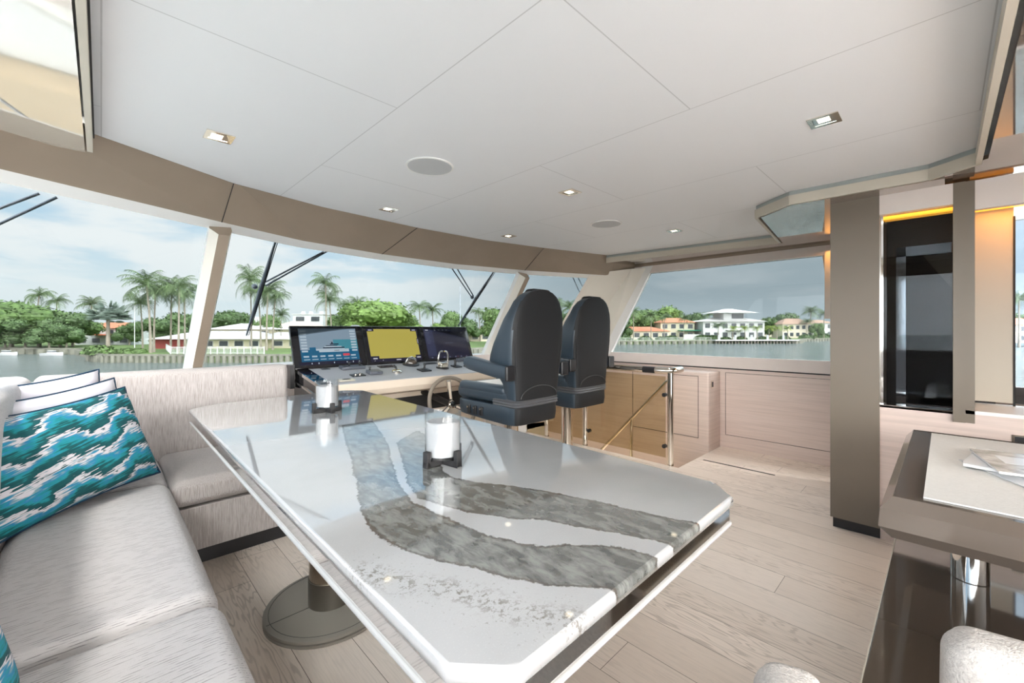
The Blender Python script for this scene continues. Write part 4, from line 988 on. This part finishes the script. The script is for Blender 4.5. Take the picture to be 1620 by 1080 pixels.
# yacht's own foredeck and side deck
struct(MB().prism([(-2.4, 4.7), (6.6, 4.7), (6.4, 11), (4.6, 15), (2.1, 17.5), (-.4, 15), (-2.2, 11)], -.75, -.6).build('trim_70', 'hull_white'))
sp_ = thing('sunpad', 'tan sunpad with a pale backrest on the white foredeck', 'sunpad', (.8, 9.5, -.6))
RB(-2.2, 2.6, -1.6, 1.6, 0, .28, r=.1).build('cushion', 'carpet_tan', sp_, smooth=True); RB(-2.2, 2.6, 1.6, 1.9, 0, .55, r=.1).build('backrest', 'cream_leather', sp_, smooth=True)
shore = [P(-700, 118), P(-60, 112), P(60, 106), P(128, 104), P(150, 92), P(140, 82), P(165, 78), P(300, 77.5), P(480, 78), P(700, 95), P(880, 150), P(980, 176), P(1128, 187), P(1262, 190), P(1270, 222), P(1330, 245), P(1500, 255), P(2400, 230)]
back = [P(2400, 900), P(800, 900), P(-700, 900)]
gp = MB().prism([(v.x, v.y) for v in shore+back], SEA-.4, LAND); struct(gp.build('ground', 'grass'))
def seawall(i0, i1, label, rib=.9):
    mb = MB()
    for a, b in zip(shore[i0:i1], shore[i0+1:i1+1]):
        dd = (b-a); L = dd.length; dd.normalize(); n = max(1, int(L/rib))
        ang = math.atan2(dd.y, dd.x); Mx = Matrix.Translation((a.x, a.y, 0)) @ Matrix.Rotation(ang, 4, 'Z')
        mb.box(0, L, -.25, .35, LAND-.25, LAND+.12, Mx)
        for k in range(n):
            c = a+dd*(L*(k+.5)/n); mb.cyl((c.x, c.y), rib*.42, SEA-.3, LAND-.2, 8)
    return tag(mb.build('seawall', 'seawall_stone'), label, 'seawall')
seawall(4, 8, 'scalloped stone seawall around the green point with palms on the left', 1.1)
seawall(8, 11, 'stone seawall running on behind the helm monitors', 2.2)
seawall(11, 15, 'low stone bank under the lawns and houses on the starboard side', 3.0)
seawall(1, 4, 'low seawall below the dense trees at the far left', 3.0)
dk_ = thing('dock', 'white dock on dark piles along the water in front of the large white house', 'dock', P(1190, 188, SEA))
mb = MB(); a, b = P(1130, 184), P(1262, 187); dd = (b-a).normalized(); L = (b-a).length; Mx = Matrix.Translation((a.x, a.y, 0)) @ Matrix.Rotation(math.atan2(dd.y, dd.x), 4, 'Z')
mb.box(0, L, -1, 2, LAND-.1, LAND+.35, Mx); mb.build('deck', 'hull_white', dk_, True)
for k in range(26):
    c = a+dd*(L*(k+.5)/26); MB().cyl((c.x, c.y), .25, SEA-.3, LAND-.1, 8).build('pile', 'bark', dk_, True)
for k in range(5):
    c = a+dd*(L*(k+.3)/5.2); MB().box(-.5, .5, -.3, .3, LAND+.3, LAND+2.4, Matrix.Translation((c.x, c.y, 0))).build('pillar', 'hull_white', dk_, True)

def S(D, n): return n*D/F         # n photo pixels at depth D, in metres
def house(label, px, D, w, h, wall, roof, rows, cols, roofh=2.0, rot=0.0, dep=10, base=LAND, overhang=.8, ridge=.45, flat_roof=False, cat='house', name='house'):
    t = thing(name, label, cat, P(px, D, base), OUTROT+rot)
    B(-w/2, w/2, 0, dep, 0, h).build('wall', wall, t)
    o = overhang
    if flat_roof: B(-w/2-o, w/2+o, -o, dep+o, h, h+roofh).build('roof', roof, t)
    else:
        mb = MB(); e = [Vector(p) for p in ((-w/2-o, -o, h-.05), (w/2+o, -o, h-.05), (w/2+o, dep+o, h-.05), (-w/2-o, dep+o, h-.05), (-w/2*ridge, dep/2, h+roofh), (w/2*ridge, dep/2, h+roofh))]
        mb.add(e, [(3, 2, 1, 0), (0, 1, 5, 4), (2, 3, 4, 5), (1, 2, 5), (3, 0, 4)]); mb.build('roof', roof, t)
    for r in range(rows):
        for c in range(cols):
            cw = w/cols; ww = cw*.55; fh = h/rows; x = -w/2+cw*(c+.5); z = fh*r+fh*.28
            wn = B(x-ww/2-.12, x+ww/2+.12, -.08, .05, z-.12, z+fh*.5+.12).build('window', 'house_white', t)
            B(x-ww/2, x+ww/2, -.11, -.07, z, z+fh*.5).build('pane', 'house_window', wn)
    return t
# left group
h = house('distant villa with orange tiled roof between the dense trees and the fan palm', 163, 130, 17, 5.2, 'house_grey', 'roof_orange', 2, 4, 1.8)
B(-2.5, 3.5, -3.5, 0, 3.0, 3.3).build('awning', 'awning_orange', h); B(-9, -8.4, -3.0, 0, 2.2, 2.4).build('chimney', 'roof_orange', h)
house('low orange-roofed annex to the left of the distant villa', 133, 133, 8, 3.8, 'house_beige', 'roof_orange', 1, 2, 1.5)
h = house('low white-roofed house with dark red walls behind the white fence', 330, 103, 26, 2.4, 'house_cream', 'roof_white', 1, 7, 1.9, dep=14, ridge=.6, overhang=1.4)
B(-12.9, -6.0, -.12, .0, 0, 2.3).build('red_wall', 'house_red', h)
h = house('cream two-level part of the white-roofed house with a square chimney', 382, 112, 16, 4.8, 'house_cream', 'roof_white', 2, 4, 1.6, dep=12, ridge=.5, overhang=1.2)
B(1.0, 2.4, 4, 5.4, 5, 8.2).build('chimney', 'house_white', h)
h = house('long white-roofed wing right of the tall palm clump, ending behind the left monitor', 440, 106, 12, 2.3, 'house_cream', 'roof_white', 1, 3, 1.7, dep=12, ridge=.55, overhang=1.2)
h = house('pale grey flat-roofed modern building above the white roofs', 487, 160, 11.5, 10.4, 'house_grey', 'house_white', 3, 2, .35, flat_roof=True, overhang=.3)
for x in (-4, -1, 3): B(x, x+1.2, 3, 4, 10.7, 11.8).build('roof_unit', 'house_grey', h)
house('beige low house with pitched roof below the pale grey modern building', 463, 140, 13, 5.6, 'house_beige', 'house_beige', 2, 3, 2.0)
house('small orange roof just right of the right monitor', 752, 170, 12, 3.6, 'house_beige', 'roof_orange', 1, 3, 1.6)
# right group
house('long low house with orange tiled roof at the left of the side window', 1015, 205, 27, 4.0, 'house_beige', 'roof_orange', 1, 6, 2.2)
h = house('yellow two-storey house with orange roof and green awning', 1072, 212, 17, 8.4, 'house_cream', 'roof_orange', 2, 4, 2.4)
B(0, 10, -4, 0, 4.2, 4.6).build('awning', 'awning_green', h); B(1, 9.5, -5, -4.5, 0, 2.5).build('porch', 'house_white', h)
big = house('large white waterfront house with three levels and wide grey-white hipped roofs', 1161, 206, 30, 8.8, 'house_white', 'roof_white', 2, 7, 2.2, dep=14, overhang=1.2)
B(-4.5, 5.5, 1, 12, 9.5, 13.0).build('upper_wall', 'house_white', big)
mb = MB(); e = [Vector(p) for p in ((-10, -2, 13), (11, -2, 13), (11, 14, 13), (-10, 14, 13), (-1.5, 6, 15.2), (2.5, 6, 15.2))]
mb.add(e, [(3, 2, 1, 0), (0, 1, 5, 4), (2, 3, 4, 5), (1, 2, 5), (3, 0, 4)]); mb.build('upper_roof', 'roof_white', big)
up = B(-.5, 5.2, .85, 1.0, 10.2, 12.6).build('window', 'house_window', big)
B(-4, 4.5, -2.2, 0, 4.4, 4.7).build('balcony', 'house_white', big)
house('beige house with a hipped brown roof right of the large white house', 1262, 238, 17, 8.0, 'house_beige', 'roof_brown', 2, 5, 3.2)
house('small far house roof between the white house and the beige one', 1221, 285, 15, 10.5, 'house_beige', 'roof_brown', 2, 4, 1.5)
house('white house at the far right behind the palms of the shore', 1302, 262, 12, 9.0, 'house_white', 'roof_brown', 2, 3, 2.0)
# seen past the pier, to the right
house('pale house seen through the glass at the right edge of the picture', 1640, 150, 22, 6.5, 'house_beige', 'roof_orange', 2, 5, 2.5)
house('cream house seen through the dark glass beside the pier', 1470, 190, 24, 8.0, 'house_cream', 'roof_brown', 2, 5, 2.5)

# white fence on the point
def fence(p0, p1, label, h=1.35, n=14):
    t = thing('fence', label, 'fence', p0); dd = (p1-p0); L = dd.length; ang = math.atan2(dd.y, dd.x)
    Mx = Matrix.Rotation(ang, 4, 'Z')
    for z in (.15, h-.1): MB().box(0, L, -.04, .04, z, z+.1, Mx).build('rail', 'hull_white', t)
    pk = MB()
    for k in range(n*5): pk.box(L*k/(n*5), L*k/(n*5)+.05, -.02, .02, .2, h-.05, Mx)
    pk.build('pickets', 'hull_white', t)
    for k in range(n+1): MB().box(L*k/n-.07, L*k/n+.07, -.07, .07, 0, h+.08, Mx).build('post', 'hull_white', t)
fence(P(270, 80, LAND), P(418, 80, LAND), 'white picket fence on the lawn seen on both sides of the left window post')
fence(P(263, 96, LAND), P(270, 80, LAND), 'short return of white fence running back from the picket fence', n=5)
fence(P(980, 182, LAND), P(1125, 190, LAND), 'thin pale fence along the lawn in front of the orange roofs', 1.2, 16)

# ---- trees
def blob_tree(Rx, Rz, H, n, seed, leaf=.9):
    rnd = random.Random(seed); mb = MB()
    lobes = [(Vector((rnd.uniform(-.6, .6)*Rx, rnd.uniform(-.5, .5)*Rx, H-Rz+rnd.uniform(-.55, .55)*Rz)), rnd.uniform(.35, .55)) for _ in range(11)]
    for c, r in lobes:
        # lumpy inner mass
        vs = []; m = 8
        for j in range(m+1):
            for i in range(12):
                th = math.pi*j/m; ph = 2*math.pi*i/12; k = .82*(1+rnd.uniform(-.14, .14))
                vs.append(c+Vector((math.sin(th)*math.cos(ph)*Rx*r, math.sin(th)*math.sin(ph)*Rx*r, math.cos(th)*Rz*r))*k)
        mb.add(vs, [(j*12+i, j*12+(i+1) % 12, (j+1)*12+(i+1) % 12, (j+1)*12+i) for j in range(m) for i in range(12)])
    for _ in range(n):
        c, r = rnd.choice(lobes)
        dv = Vector((rnd.gauss(0, 1), rnd.gauss(0, 1), rnd.gauss(0, 1)+.25)).normalized(); p = c+Vector((dv.x*Rx*r, dv.y*Rx*r, dv.z*Rz*r))*rnd.uniform(.78, 1.12)
        a = Vector((rnd.gauss(0, 1), rnd.gauss(0, 1), rnd.gauss(0, .6))).normalized()*leaf*rnd.uniform(.25, .55); b = a.cross(dv+Vector((.01, 0, 0))).normalized()*leaf*rnd.uniform(.15, .35)
        mb.add([p-a, p+b, p+a, p-b], [(0, 1, 2, 3)])
    return mb
TREES = {}
def proto_tree(kind, leafm, Rx, Rz, H, n, seed):
    t = thing('broadleaf_tree', '', 'tree'); MB().tube([(0, 0, 0), (.1, .1, H*.3), (-.1, 0, H-Rz)], [.35, .28, .15], 8).build('trunk', 'bark', t)
    mb = blob_tree(Rx, Rz, H, n, seed); me = mb.build('crown', leafm, t); TREES[kind] = t; TREES[kind+'_used'] = False; t['proto'] = 1
    return t
proto_tree('dark', 'leaf_dark', 6.5, 5.2, 11, 2600, 1); proto_tree('mid', 'leaf_mid', 6.5, 5.0, 11, 2600, 2); proto_tree('light', 'leaf_light', 6.5, 4.5, 10, 2600, 3)
def tree(kind, px, D, top, label, wide=1.0, grp='broadleaf trees on the shore'):
    """top: photo row of the crown top, gives the height"""
    H = (HY-top)*D/F+EYE-LAND; base = 11 if kind != 'light' else 10
    src = TREES[kind]; o = src if not TREES[kind+'_used'] else copy_tree(src); TREES[kind+'_used'] = True
    s = H/base; o.location = P(px, D, LAND); o.scale = (s*wide, s*wide, s); o.rotation_euler = (0, 0, random.uniform(0, 6.28)); o['label'] = label; o['group'] = grp
    if 'proto' in o: del o['proto']
T_ = [('mid', -30, 118, 470, 1.1), ('mid', 18, 112, 468, 1.2), ('mid', 62, 114, 478, 1.25), ('dark', 40, 109, 500, 1.2), ('dark', 95, 112, 490, 1.1), ('mid', 115, 118, 492, 1.0), ('dark', 8, 108, 508, 1.2), ('dark', 78, 107, 512, 1.2),
      ('dark', 105, 109, 508, 1.0)]
LB = ['large green tree cut off by the left edge', 'broad mid-green tree crown second from the left edge', 'broad mid-green tree below the two far palms', 'dark tree low at the water on the far left', 'dark green tree left of the orange roofs', 'green tree right against the annex with orange roof', 'dark low tree at the left picture edge', 'dark low tree over the water between the crowns', 'dark low tree at the right end of the left thicket']
for a_, l_ in zip(T_, LB): tree(a_[0], a_[1], a_[2], a_[3], l_, a_[4])
for a_ in (('dark', 205, 128, 506, .9, 'dark tree behind the round-crowned fan palm'), ('dark', 262, 116, 500, 1.1, 'dark tree behind the palm group on the point'), ('dark', 300, 125, 492, 1.1, 'dark tree behind the left window post'),
           ('dark', 348, 128, 490, 1.2, 'dark tree just right of the left window post'), ('dark', 378, 132, 488, 1.0, 'dark tree above the cream chimney'),
           ('mid', 425, 118, 492, .9, 'green tree filling the foot of the tall palm clump'), ('mid', 545, 150, 492, 1.0, 'green tree right of the pale grey building'),
           ('light', 600, 145, 472, 1.35, 'broad light green tree above the middle monitor'), ('light', 566, 150, 482, 1.0, 'light green tree left of the broad one'), ('mid', 640, 155, 492, .9, 'mid-green tree right of the broad light one'),
           ('light', 655, 118, 512, .9, 'low light green shrub tree above the middle monitor corner'), ('mid', 712, 150, 486, .62, 'rounded green tree left of the wiper'), ('light', 690, 140, 510, .8, 'low light green tree above the right monitor'),
           ('dark', 737, 165, 496, .9, 'dark tree beside the sloping window post'), ('mid', 800, 140, 480, 1.0, 'green tree glimpsed behind the left helm chair'), ('mid', 795, 120, 505, .9, 'low green tree in the narrow pane by the left helm chair'),
           ('dark', 900, 175, 492, 1.0, 'dark tree between the two helm chairs'), ('dark', 925, 180, 490, 1.0, 'dark tree behind the right helm chair'),
           ('mid', 1005, 222, 484, 1.0, 'tall green tree at the left of the side window'), ('light', 1042, 232, 484, 1.1, 'yellow-green crown above the low orange roof'), ('mid', 1060, 236, 487, .9, 'green tree behind the yellow house'),
           ('dark', 985, 200, 500, .8, 'dark tree close to the corner post in the side window'), ('dark', 1090, 245, 492, .9, 'dark tree between the yellow house and the white house'), ('dark', 1108, 230, 500, .9, 'dark tree left against the white house'),
           ('dark', 1118, 215, 512, .5, 'low dark shrub tree beside the dock end'), ('dark', 1215, 250, 500, .7, 'dark tree right behind the white house'), ('dark', 1235, 262, 493, 1.0, 'far dark tree above the small far roof'),
           ('mid', 1292, 236, 508, .6, 'green tree right of the beige house'), ('light', 1290, 228, 524, .35, 'low bright bush on the shore by the pier'), ('mid', 1420, 260, 494, 1.2, 'tree seen darkly through the smoked glass'), ('mid', 1600, 160, 490, 1.2, 'green tree seen through the glass at the right edge')):
    tree(a_[0], a_[1], a_[2], a_[3], a_[5], a_[4])
# palms
def frond(rnd, L, droop, seg=7, wid=.55):
    mb = MB(); pts = []; ang = rnd
    return pts
def palm_mesh(H, L, nf, seed, wid=.85, up=.55):
    rnd = random.Random(seed); mb = MB()
    for k in range(nf):
        az = 2*math.pi*k/nf+rnd.uniform(-.25, .25); el0 = rnd.uniform(-.45, 2.3)*up+.1; Lk = L*rnd.uniform(.85, 1.15); seg = 8
        dh = Vector((math.cos(az), math.sin(az), 0)); side = Vector((-dh.y, dh.x, 0)); p = Vector((0, 0, H)); e = el0; pts = [p.copy()]
        for j in range(seg): p = p+(dh*math.cos(e)+Vector((0, 0, 1))*math.sin(e))*Lk/seg; e -= .15+.022*j; pts.append(p.copy())
        for j in range(seg):
            for q in range(3):
                t0 = (j+q/3)/seg; base = pts[j].lerp(pts[j+1], q/3); nx = pts[j].lerp(pts[j+1], q/3+.16); w_ = wid*Lk*.42*math.sin(math.pi*min(1, t0*.85+.12))**.8
                for s in (-1, 1):
                    tip = base.lerp(pts[min(j+1, seg)], .6)+side*s*w_*rnd.uniform(.7, 1)+Vector((0, 0, -w_*rnd.uniform(.25, .7)))+(pts[j+1]-pts[j])*.6
                    mb.add([base, nx, tip], [(0, 1, 2)])
        mb.tube(pts, .035, 3, cap=False)
    return mb
def make_palm(H, L, nf, seed, leafm, lean=.5):
    t = thing('palm_tree', '', 'palm tree')
    MB().tube([(lean*(k/6)**2-lean, 0, H*k/6) for k in range(7)], [.26, .2, .17, .15, .14, .13, .16], 8).build('trunk', 'bark', t, smooth=True)
    palm_mesh(H, L, nf, seed).build('crown', leafm, t)
    return t
PALMS = {}
def palm(kind, px, D, top, label, sc=1.0, base=LAND):
    H = (HY-top)*D/F+EYE-base
    if kind not in PALMS:
        o = {'coco': lambda: make_palm(10, 3.9, 26, 5, 'palm_leaf'), 'coco2': lambda: make_palm(10, 3.6, 24, 9, 'palm_leaf', -.6), 'lime': lambda: make_palm(5, 2.3, 22, 3, 'palm_lime', .2)}[kind](); PALMS[kind] = o
    else: o = copy_tree(PALMS[kind])
    b = {'coco': 11.3, 'coco2': 11.2, 'lime': 6.0}[kind]; s = H/b
    wd = sc*(s if kind == 'lime' else 1.0)
    o.location = P(px, D, base); o.scale = (wd, wd, s) ; o.rotation_euler = (0, 0, random.uniform(0, 6.28)); o['label'] = label; o['group'] = 'palms on the shore'
for a_ in (('coco', 232, 84, 438, 'tallest palm on the green point, left of the window post', 1.25), ('coco2', 246, 87, 452, 'palm with pale trunk just right of the tallest one on the point', 1.1), ('coco', 272, 92, 445, 'palm on the point with crown level with the tallest, farther back', 1.1), ('coco2', 284, 86, 441, 'palm with wind-blown crown next to the left window post', 1.15), ('coco', 292, 90, 458, 'palm half hidden by the left window post', 1.0),
           ('coco', 222, 90, 470, 'shorter palm at the left of the palm group', .9), ('coco2', 62, 150, 458, 'far palm standing above the left trees', 1.3), ('coco', 145, 140, 474, 'palm above the orange roof annex', 1.2), ('coco2', 90, 155, 468, 'far palm right of the palm above the left trees', 1.2),
           ('coco', 396, 100, 430, 'tall palm beside the left wiper blade', 1.05), ('coco2', 408, 98, 452, 'palm in the clump just under the wiper hinge', 1.0), ('coco', 424, 95, 450, 'palm in the clump right of the wiper blade', 1.1), ('coco2', 436, 98, 460, 'palm at the right side of the clump by the wiper', 1.0), ('coco', 445, 108, 492, 'short palm before the beige low house', .7),
           ('coco2', 515, 118, 437, 'solitary tall palm against the sky above the left monitor', 1.35), ('coco', 521, 130, 466, 'shorter palm just below the solitary tall one', 1.3), ('coco2', 552, 150, 476, 'palm between the solitary palm and the broad green tree', 1.2), ('coco', 566, 155, 474, 'palm touching the left side of the broad green tree', 1.1),
           ('coco2', 663, 135, 478, 'palm with dense crown right of the broad green tree', 1.3), ('coco', 684, 140, 484, 'palm next to the dense crowned one, above the right monitor', 1.2), ('coco2', 757, 170, 488, 'palm beside the sloping window post', 1.2), ('coco', 901, 160, 480, 'palm in the gap between the helm chairs', 1.3), ('coco', 880, 190, 476, 'palm behind the left helm chair crown', 1.2),
           ('coco2', 1002, 195, 488, 'palm near the corner post in the side window', 1.2), ('coco', 1030, 200, 494, 'palm standing before the long orange roof', 1.1), ('coco2', 1052, 200, 497, 'palm left of the yellow house', 1.1), ('coco', 1083, 205, 500, 'palm in front of the green awning', 1.0),
           ('coco', 1137, 192, 512, 'dark palm at the left corner of the white house', 1.1), ('coco2', 1120, 240, 494, 'palm rising behind the left roof of the white house', 1.2), ('coco', 1283, 240, 488, 'tall palm right of the brown hipped roof', 1.4), ('coco2', 1304, 245, 490, 'palm cut by the beige pier', 1.4), ('coco', 1277, 236, 506, 'palm in front of the beige house', 1.1), ('coco2', 1425, 180, 478, 'palm seen darkly through the smoked glass', 1.3), ('coco', 1612, 110, 465, 'palm seen through the glass at the right edge', 1.2)):
    palm(a_[0], a_[1], a_[2], a_[3], a_[4], a_[5])
for px, lb in ((1160, 'small lime green palm before the left half of the white house'), (1178, 'small lime green palm before the centre of the white house'), (1197, 'small lime palm before the right half of the white house'), (1217, 'yellow-green palm right of the white house'), (1229, 'yellow-green palm above the dock end'), (1246, 'small palm before the left side of the beige house')):
    palm('lime', px, 192, 515, lb, 1.15)
# the fan palm
fp = thing('fan_palm', 'round silvery fan palm in front of the distant orange-roofed villa', 'palm tree', P(171, 86, LAND), 0, 'palms on the shore')
MB().tube([(0, 0, 0), (0, 0, 3.2), (0, 0, 6.6)], [.42, .34, .3], 10).build('trunk', 'bark', fp)
rnd = random.Random(4); mb = MB()
for k in range(70):
    dv = Vector((rnd.gauss(0, 1), rnd.gauss(0, 1), abs(rnd.gauss(0, .8))-.1)).normalized(); c = Vector((0, 0, 6.9))+dv*2.3
    u = dv.cross(Vector((0, 0, 1))).normalized(); v = dv.cross(u); mb.tube([(0, 0, 6.6), c], .04, 4)
    for j in range(14):
        an = -1.9+3.8*j/13; d1 = dv*math.cos(an)+u*math.sin(an); q = c+d1*1.6; n1 = v*.16; mb.add([c, c+d1*.5+n1, q, c+d1*.5-n1], [(0, 1, 2, 3)])
mb.build('crown', 'fan_leaf', fp)
# low planting on the point, flagpole, distant mast
tag(MB().cyl((0, 0), .06, 0, 9.5, 8).build('flagpole', 'hull_white', loc=P(213, 84, LAND)), 'thin white pole between the fan palm and the palm group', 'pole')
tag(MB().tube([(0, 0, 0), (0, 0, 17)], [.16, .08], 8).build('antenna_mast', 'boat_metal', loc=P(728, 120, LAND)), 'thin grey vertical mast left of the right wiper', 'mast')
for k, (px, D, s, lb) in enumerate(((158, 81, 1.2, 'round shrub at the tip of the green point'), (200, 82, .8, 'small shrub at the edge of the lawn left of the palms'), (218, 83, .7, 'small shrub at the foot of the tallest palm'))):
    mb = MB(); rnd = random.Random(20+k)
    for _ in range(500):
        dv = Vector((rnd.gauss(0, 1), rnd.gauss(0, 1), abs(rnd.gauss(0, 1)))).normalized(); p = Vector((dv.x*2.2, dv.y*1.6, dv.z*1.3))*s*rnd.uniform(.7, 1.05); a = Vector((rnd.gauss(0, 1), rnd.gauss(0, 1), rnd.gauss(0, 1))).normalized()*.3; b = a.cross(dv).normalized()*.2
        mb.add([p-a, p+b, p+a, p-b], [(0, 1, 2, 3)])
    tag(mb.build('shrub', 'leaf_mid', loc=P(px, D, LAND)), lb, 'shrub', 'shrubs on the point')
bm_ = MB(); rnd = random.Random(31)
for _ in range(900):
    dv = Vector((rnd.gauss(0, 1), rnd.gauss(0, 1), abs(rnd.gauss(0, 1)))).normalized(); p = Vector((dv.x*3.2, dv.y*1.4, dv.z*1.7))*rnd.uniform(.75, 1.05); a = Vector((rnd.gauss(0, 1), rnd.gauss(0, 1), rnd.gauss(0, 1))).normalized()*.45; b = a.cross(dv).normalized()*.3
    bm_.add([p-a, p+b, p+a, p-b], [(0, 1, 2, 3)])
hb = None
for px, D, sc, lb in ((985, 186, 1.3, 'dark hedge at the left end of the side window shore'), (1020, 192, 1.0, 'hedge in front of the long orange roof'), (1046, 194, .9, 'hedge between the orange roofs'), (1062, 196, 1.1, 'hedge left of the green awning'), (1112, 196, 1.3, 'hedge left of the dock'), (1128, 195, 1.2, 'hedge at the left corner of the white house'),
                      (1148, 196, .8, 'low hedge behind the dock, left part'), (1172, 196, .9, 'low hedge behind the dock, middle part'), (1206, 197, .9, 'low hedge behind the dock, right part'), (1240, 200, 1.0, 'hedge at the right end of the dock'), (1276, 228, 1.3, 'bright hedge in front of the beige house'), (1300, 250, 1.6, 'hedge on the shore cut off by the pier')):
    if hb is None: hb = bm_.build('hedge', 'leaf_dark'); o = hb
    else: o = hb.copy(); COL.objects.link(o)
    o.location = P(px, D, LAND); o.scale = (sc, sc, sc); o.rotation_euler = (0, 0, OUTROT); tag(o, lb, 'hedge', 'hedges on the starboard shore')
# moored boats at the far left
for px, D, s, lb in ((10, 101, .6, 'small white boat moored under the trees at the left edge'), (82, 100, .6, 'small white boat moored under the trees left of the green point')):
    t = thing('boat', lb, 'boat', P(px, D, SEA), OUTROT, 'small boats moored under the trees'); t.scale = (s, s, s)
    secs = []
    for x, wd, sh in ((-4, 1.1, .9), (-2, 1.25, .95), (1, 1.2, 1.05), (3, .8, 1.2), (4.4, .08, 1.35)): secs.append([Vector((x, -wd, sh)), Vector((x, -wd*.7, 0)), Vector((x, wd*.7, 0)), Vector((x, wd, sh))])
    MB().loft(secs).build('hull', 'hull_white', t); B(-1.2, 1.0, -.7, .7, .9, 1.9).build('cabin', 'hull_white', t); B(-1.22, 1.02, -.72, .72, 1.35, 1.7).build('cabin_window', 'house_window', t)

# ---- wipers on the outside of the screen
def on_glass(px, py, i, off=.05):
    a = (px-810)/F; dv = Vector((ca+a*sa, sa-a*ca, (HY-py)/F)); o = Vector((0, 0, EYE))
    q0 = Vector((*GT[i], TZ+.05)); q1 = Vector((*GT[i+1], TZ+.05)); q2 = Vector((*Bt[i], BZ-.01)); nn = (q1-q0).cross(q2-q0).normalized()
    if nn.y < 0: nn = -nn
    t = ((q0-o).dot(nn)+off)/dv.dot(nn); return o+dv*t
def wiper(label, blade, arms, ib, ia, hinge=None):
    t = thing('wiper', label, 'wiper', on_glass(*blade[0], ib) if blade else on_glass(*arms[0][0], ia[0]), 0, 'windscreen wipers')
    loc = Vector(t.location)
    if blade:
        a, b = on_glass(*blade[0], ib, .05), on_glass(*blade[1], ib, .03)
        MB().tube([a-loc, (a*.5+b*.5)-loc, b-loc], [.007, .018, .007], 8).build('blade', 'boat_metal', t, smooth=True)
        MB().tube([a-loc+Vector((.012, -.015, 0)), b-loc+Vector((.012, -.015, 0))], .003, 6).build('rubber', 'black_plastic', t)
    for (p, q), k in zip(arms, ia):
        a, b = on_glass(*p, k, .10), on_glass(*q, k if not blade else ib, .08); MB().tube([a-loc, b-loc], .0065, 8).build('arm', 'boat_metal', t, smooth=True)
    if hinge: MB().sphere(on_glass(*hinge, ib, .07)-loc, .022, 8).build('pivot', 'boat_metal', t, smooth=True)
wiper('wiper on the middle pane near the left post, twin arms to the right', ((437, 378), (390, 530)), (((512, 398), (420, 446)), ((520, 396), (420, 452))), 1, (2, 2), (403, 453))
wiper('wiper on the middle pane near the right post, twin arms from upper left', ((782, 428), (725, 515)), (((714, 423), (746, 470)), ((722, 423), (749, 468))), 4, (4, 4), (747, 470))
wiper('twin wiper arms crossing the upper left corner of the left pane', None, (((-40, 344), (62, 306)), ((-40, 372), (90, 312))), 0, (0, 0))
wiper('twin wiper arms seen in the narrow pane between the helm chairs', None, (((905, 436), (924, 478)), ((913, 436), (934, 478))), 5, (5, 5))
# drop unused prototypes
for o in list(bpy.data.objects):
    if 'proto' in o and not o.get('label'):
        for c_ in [x for x in bpy.data.objects if x.parent == o]: bpy.data.objects.remove(c_)
        bpy.data.objects.remove(o)
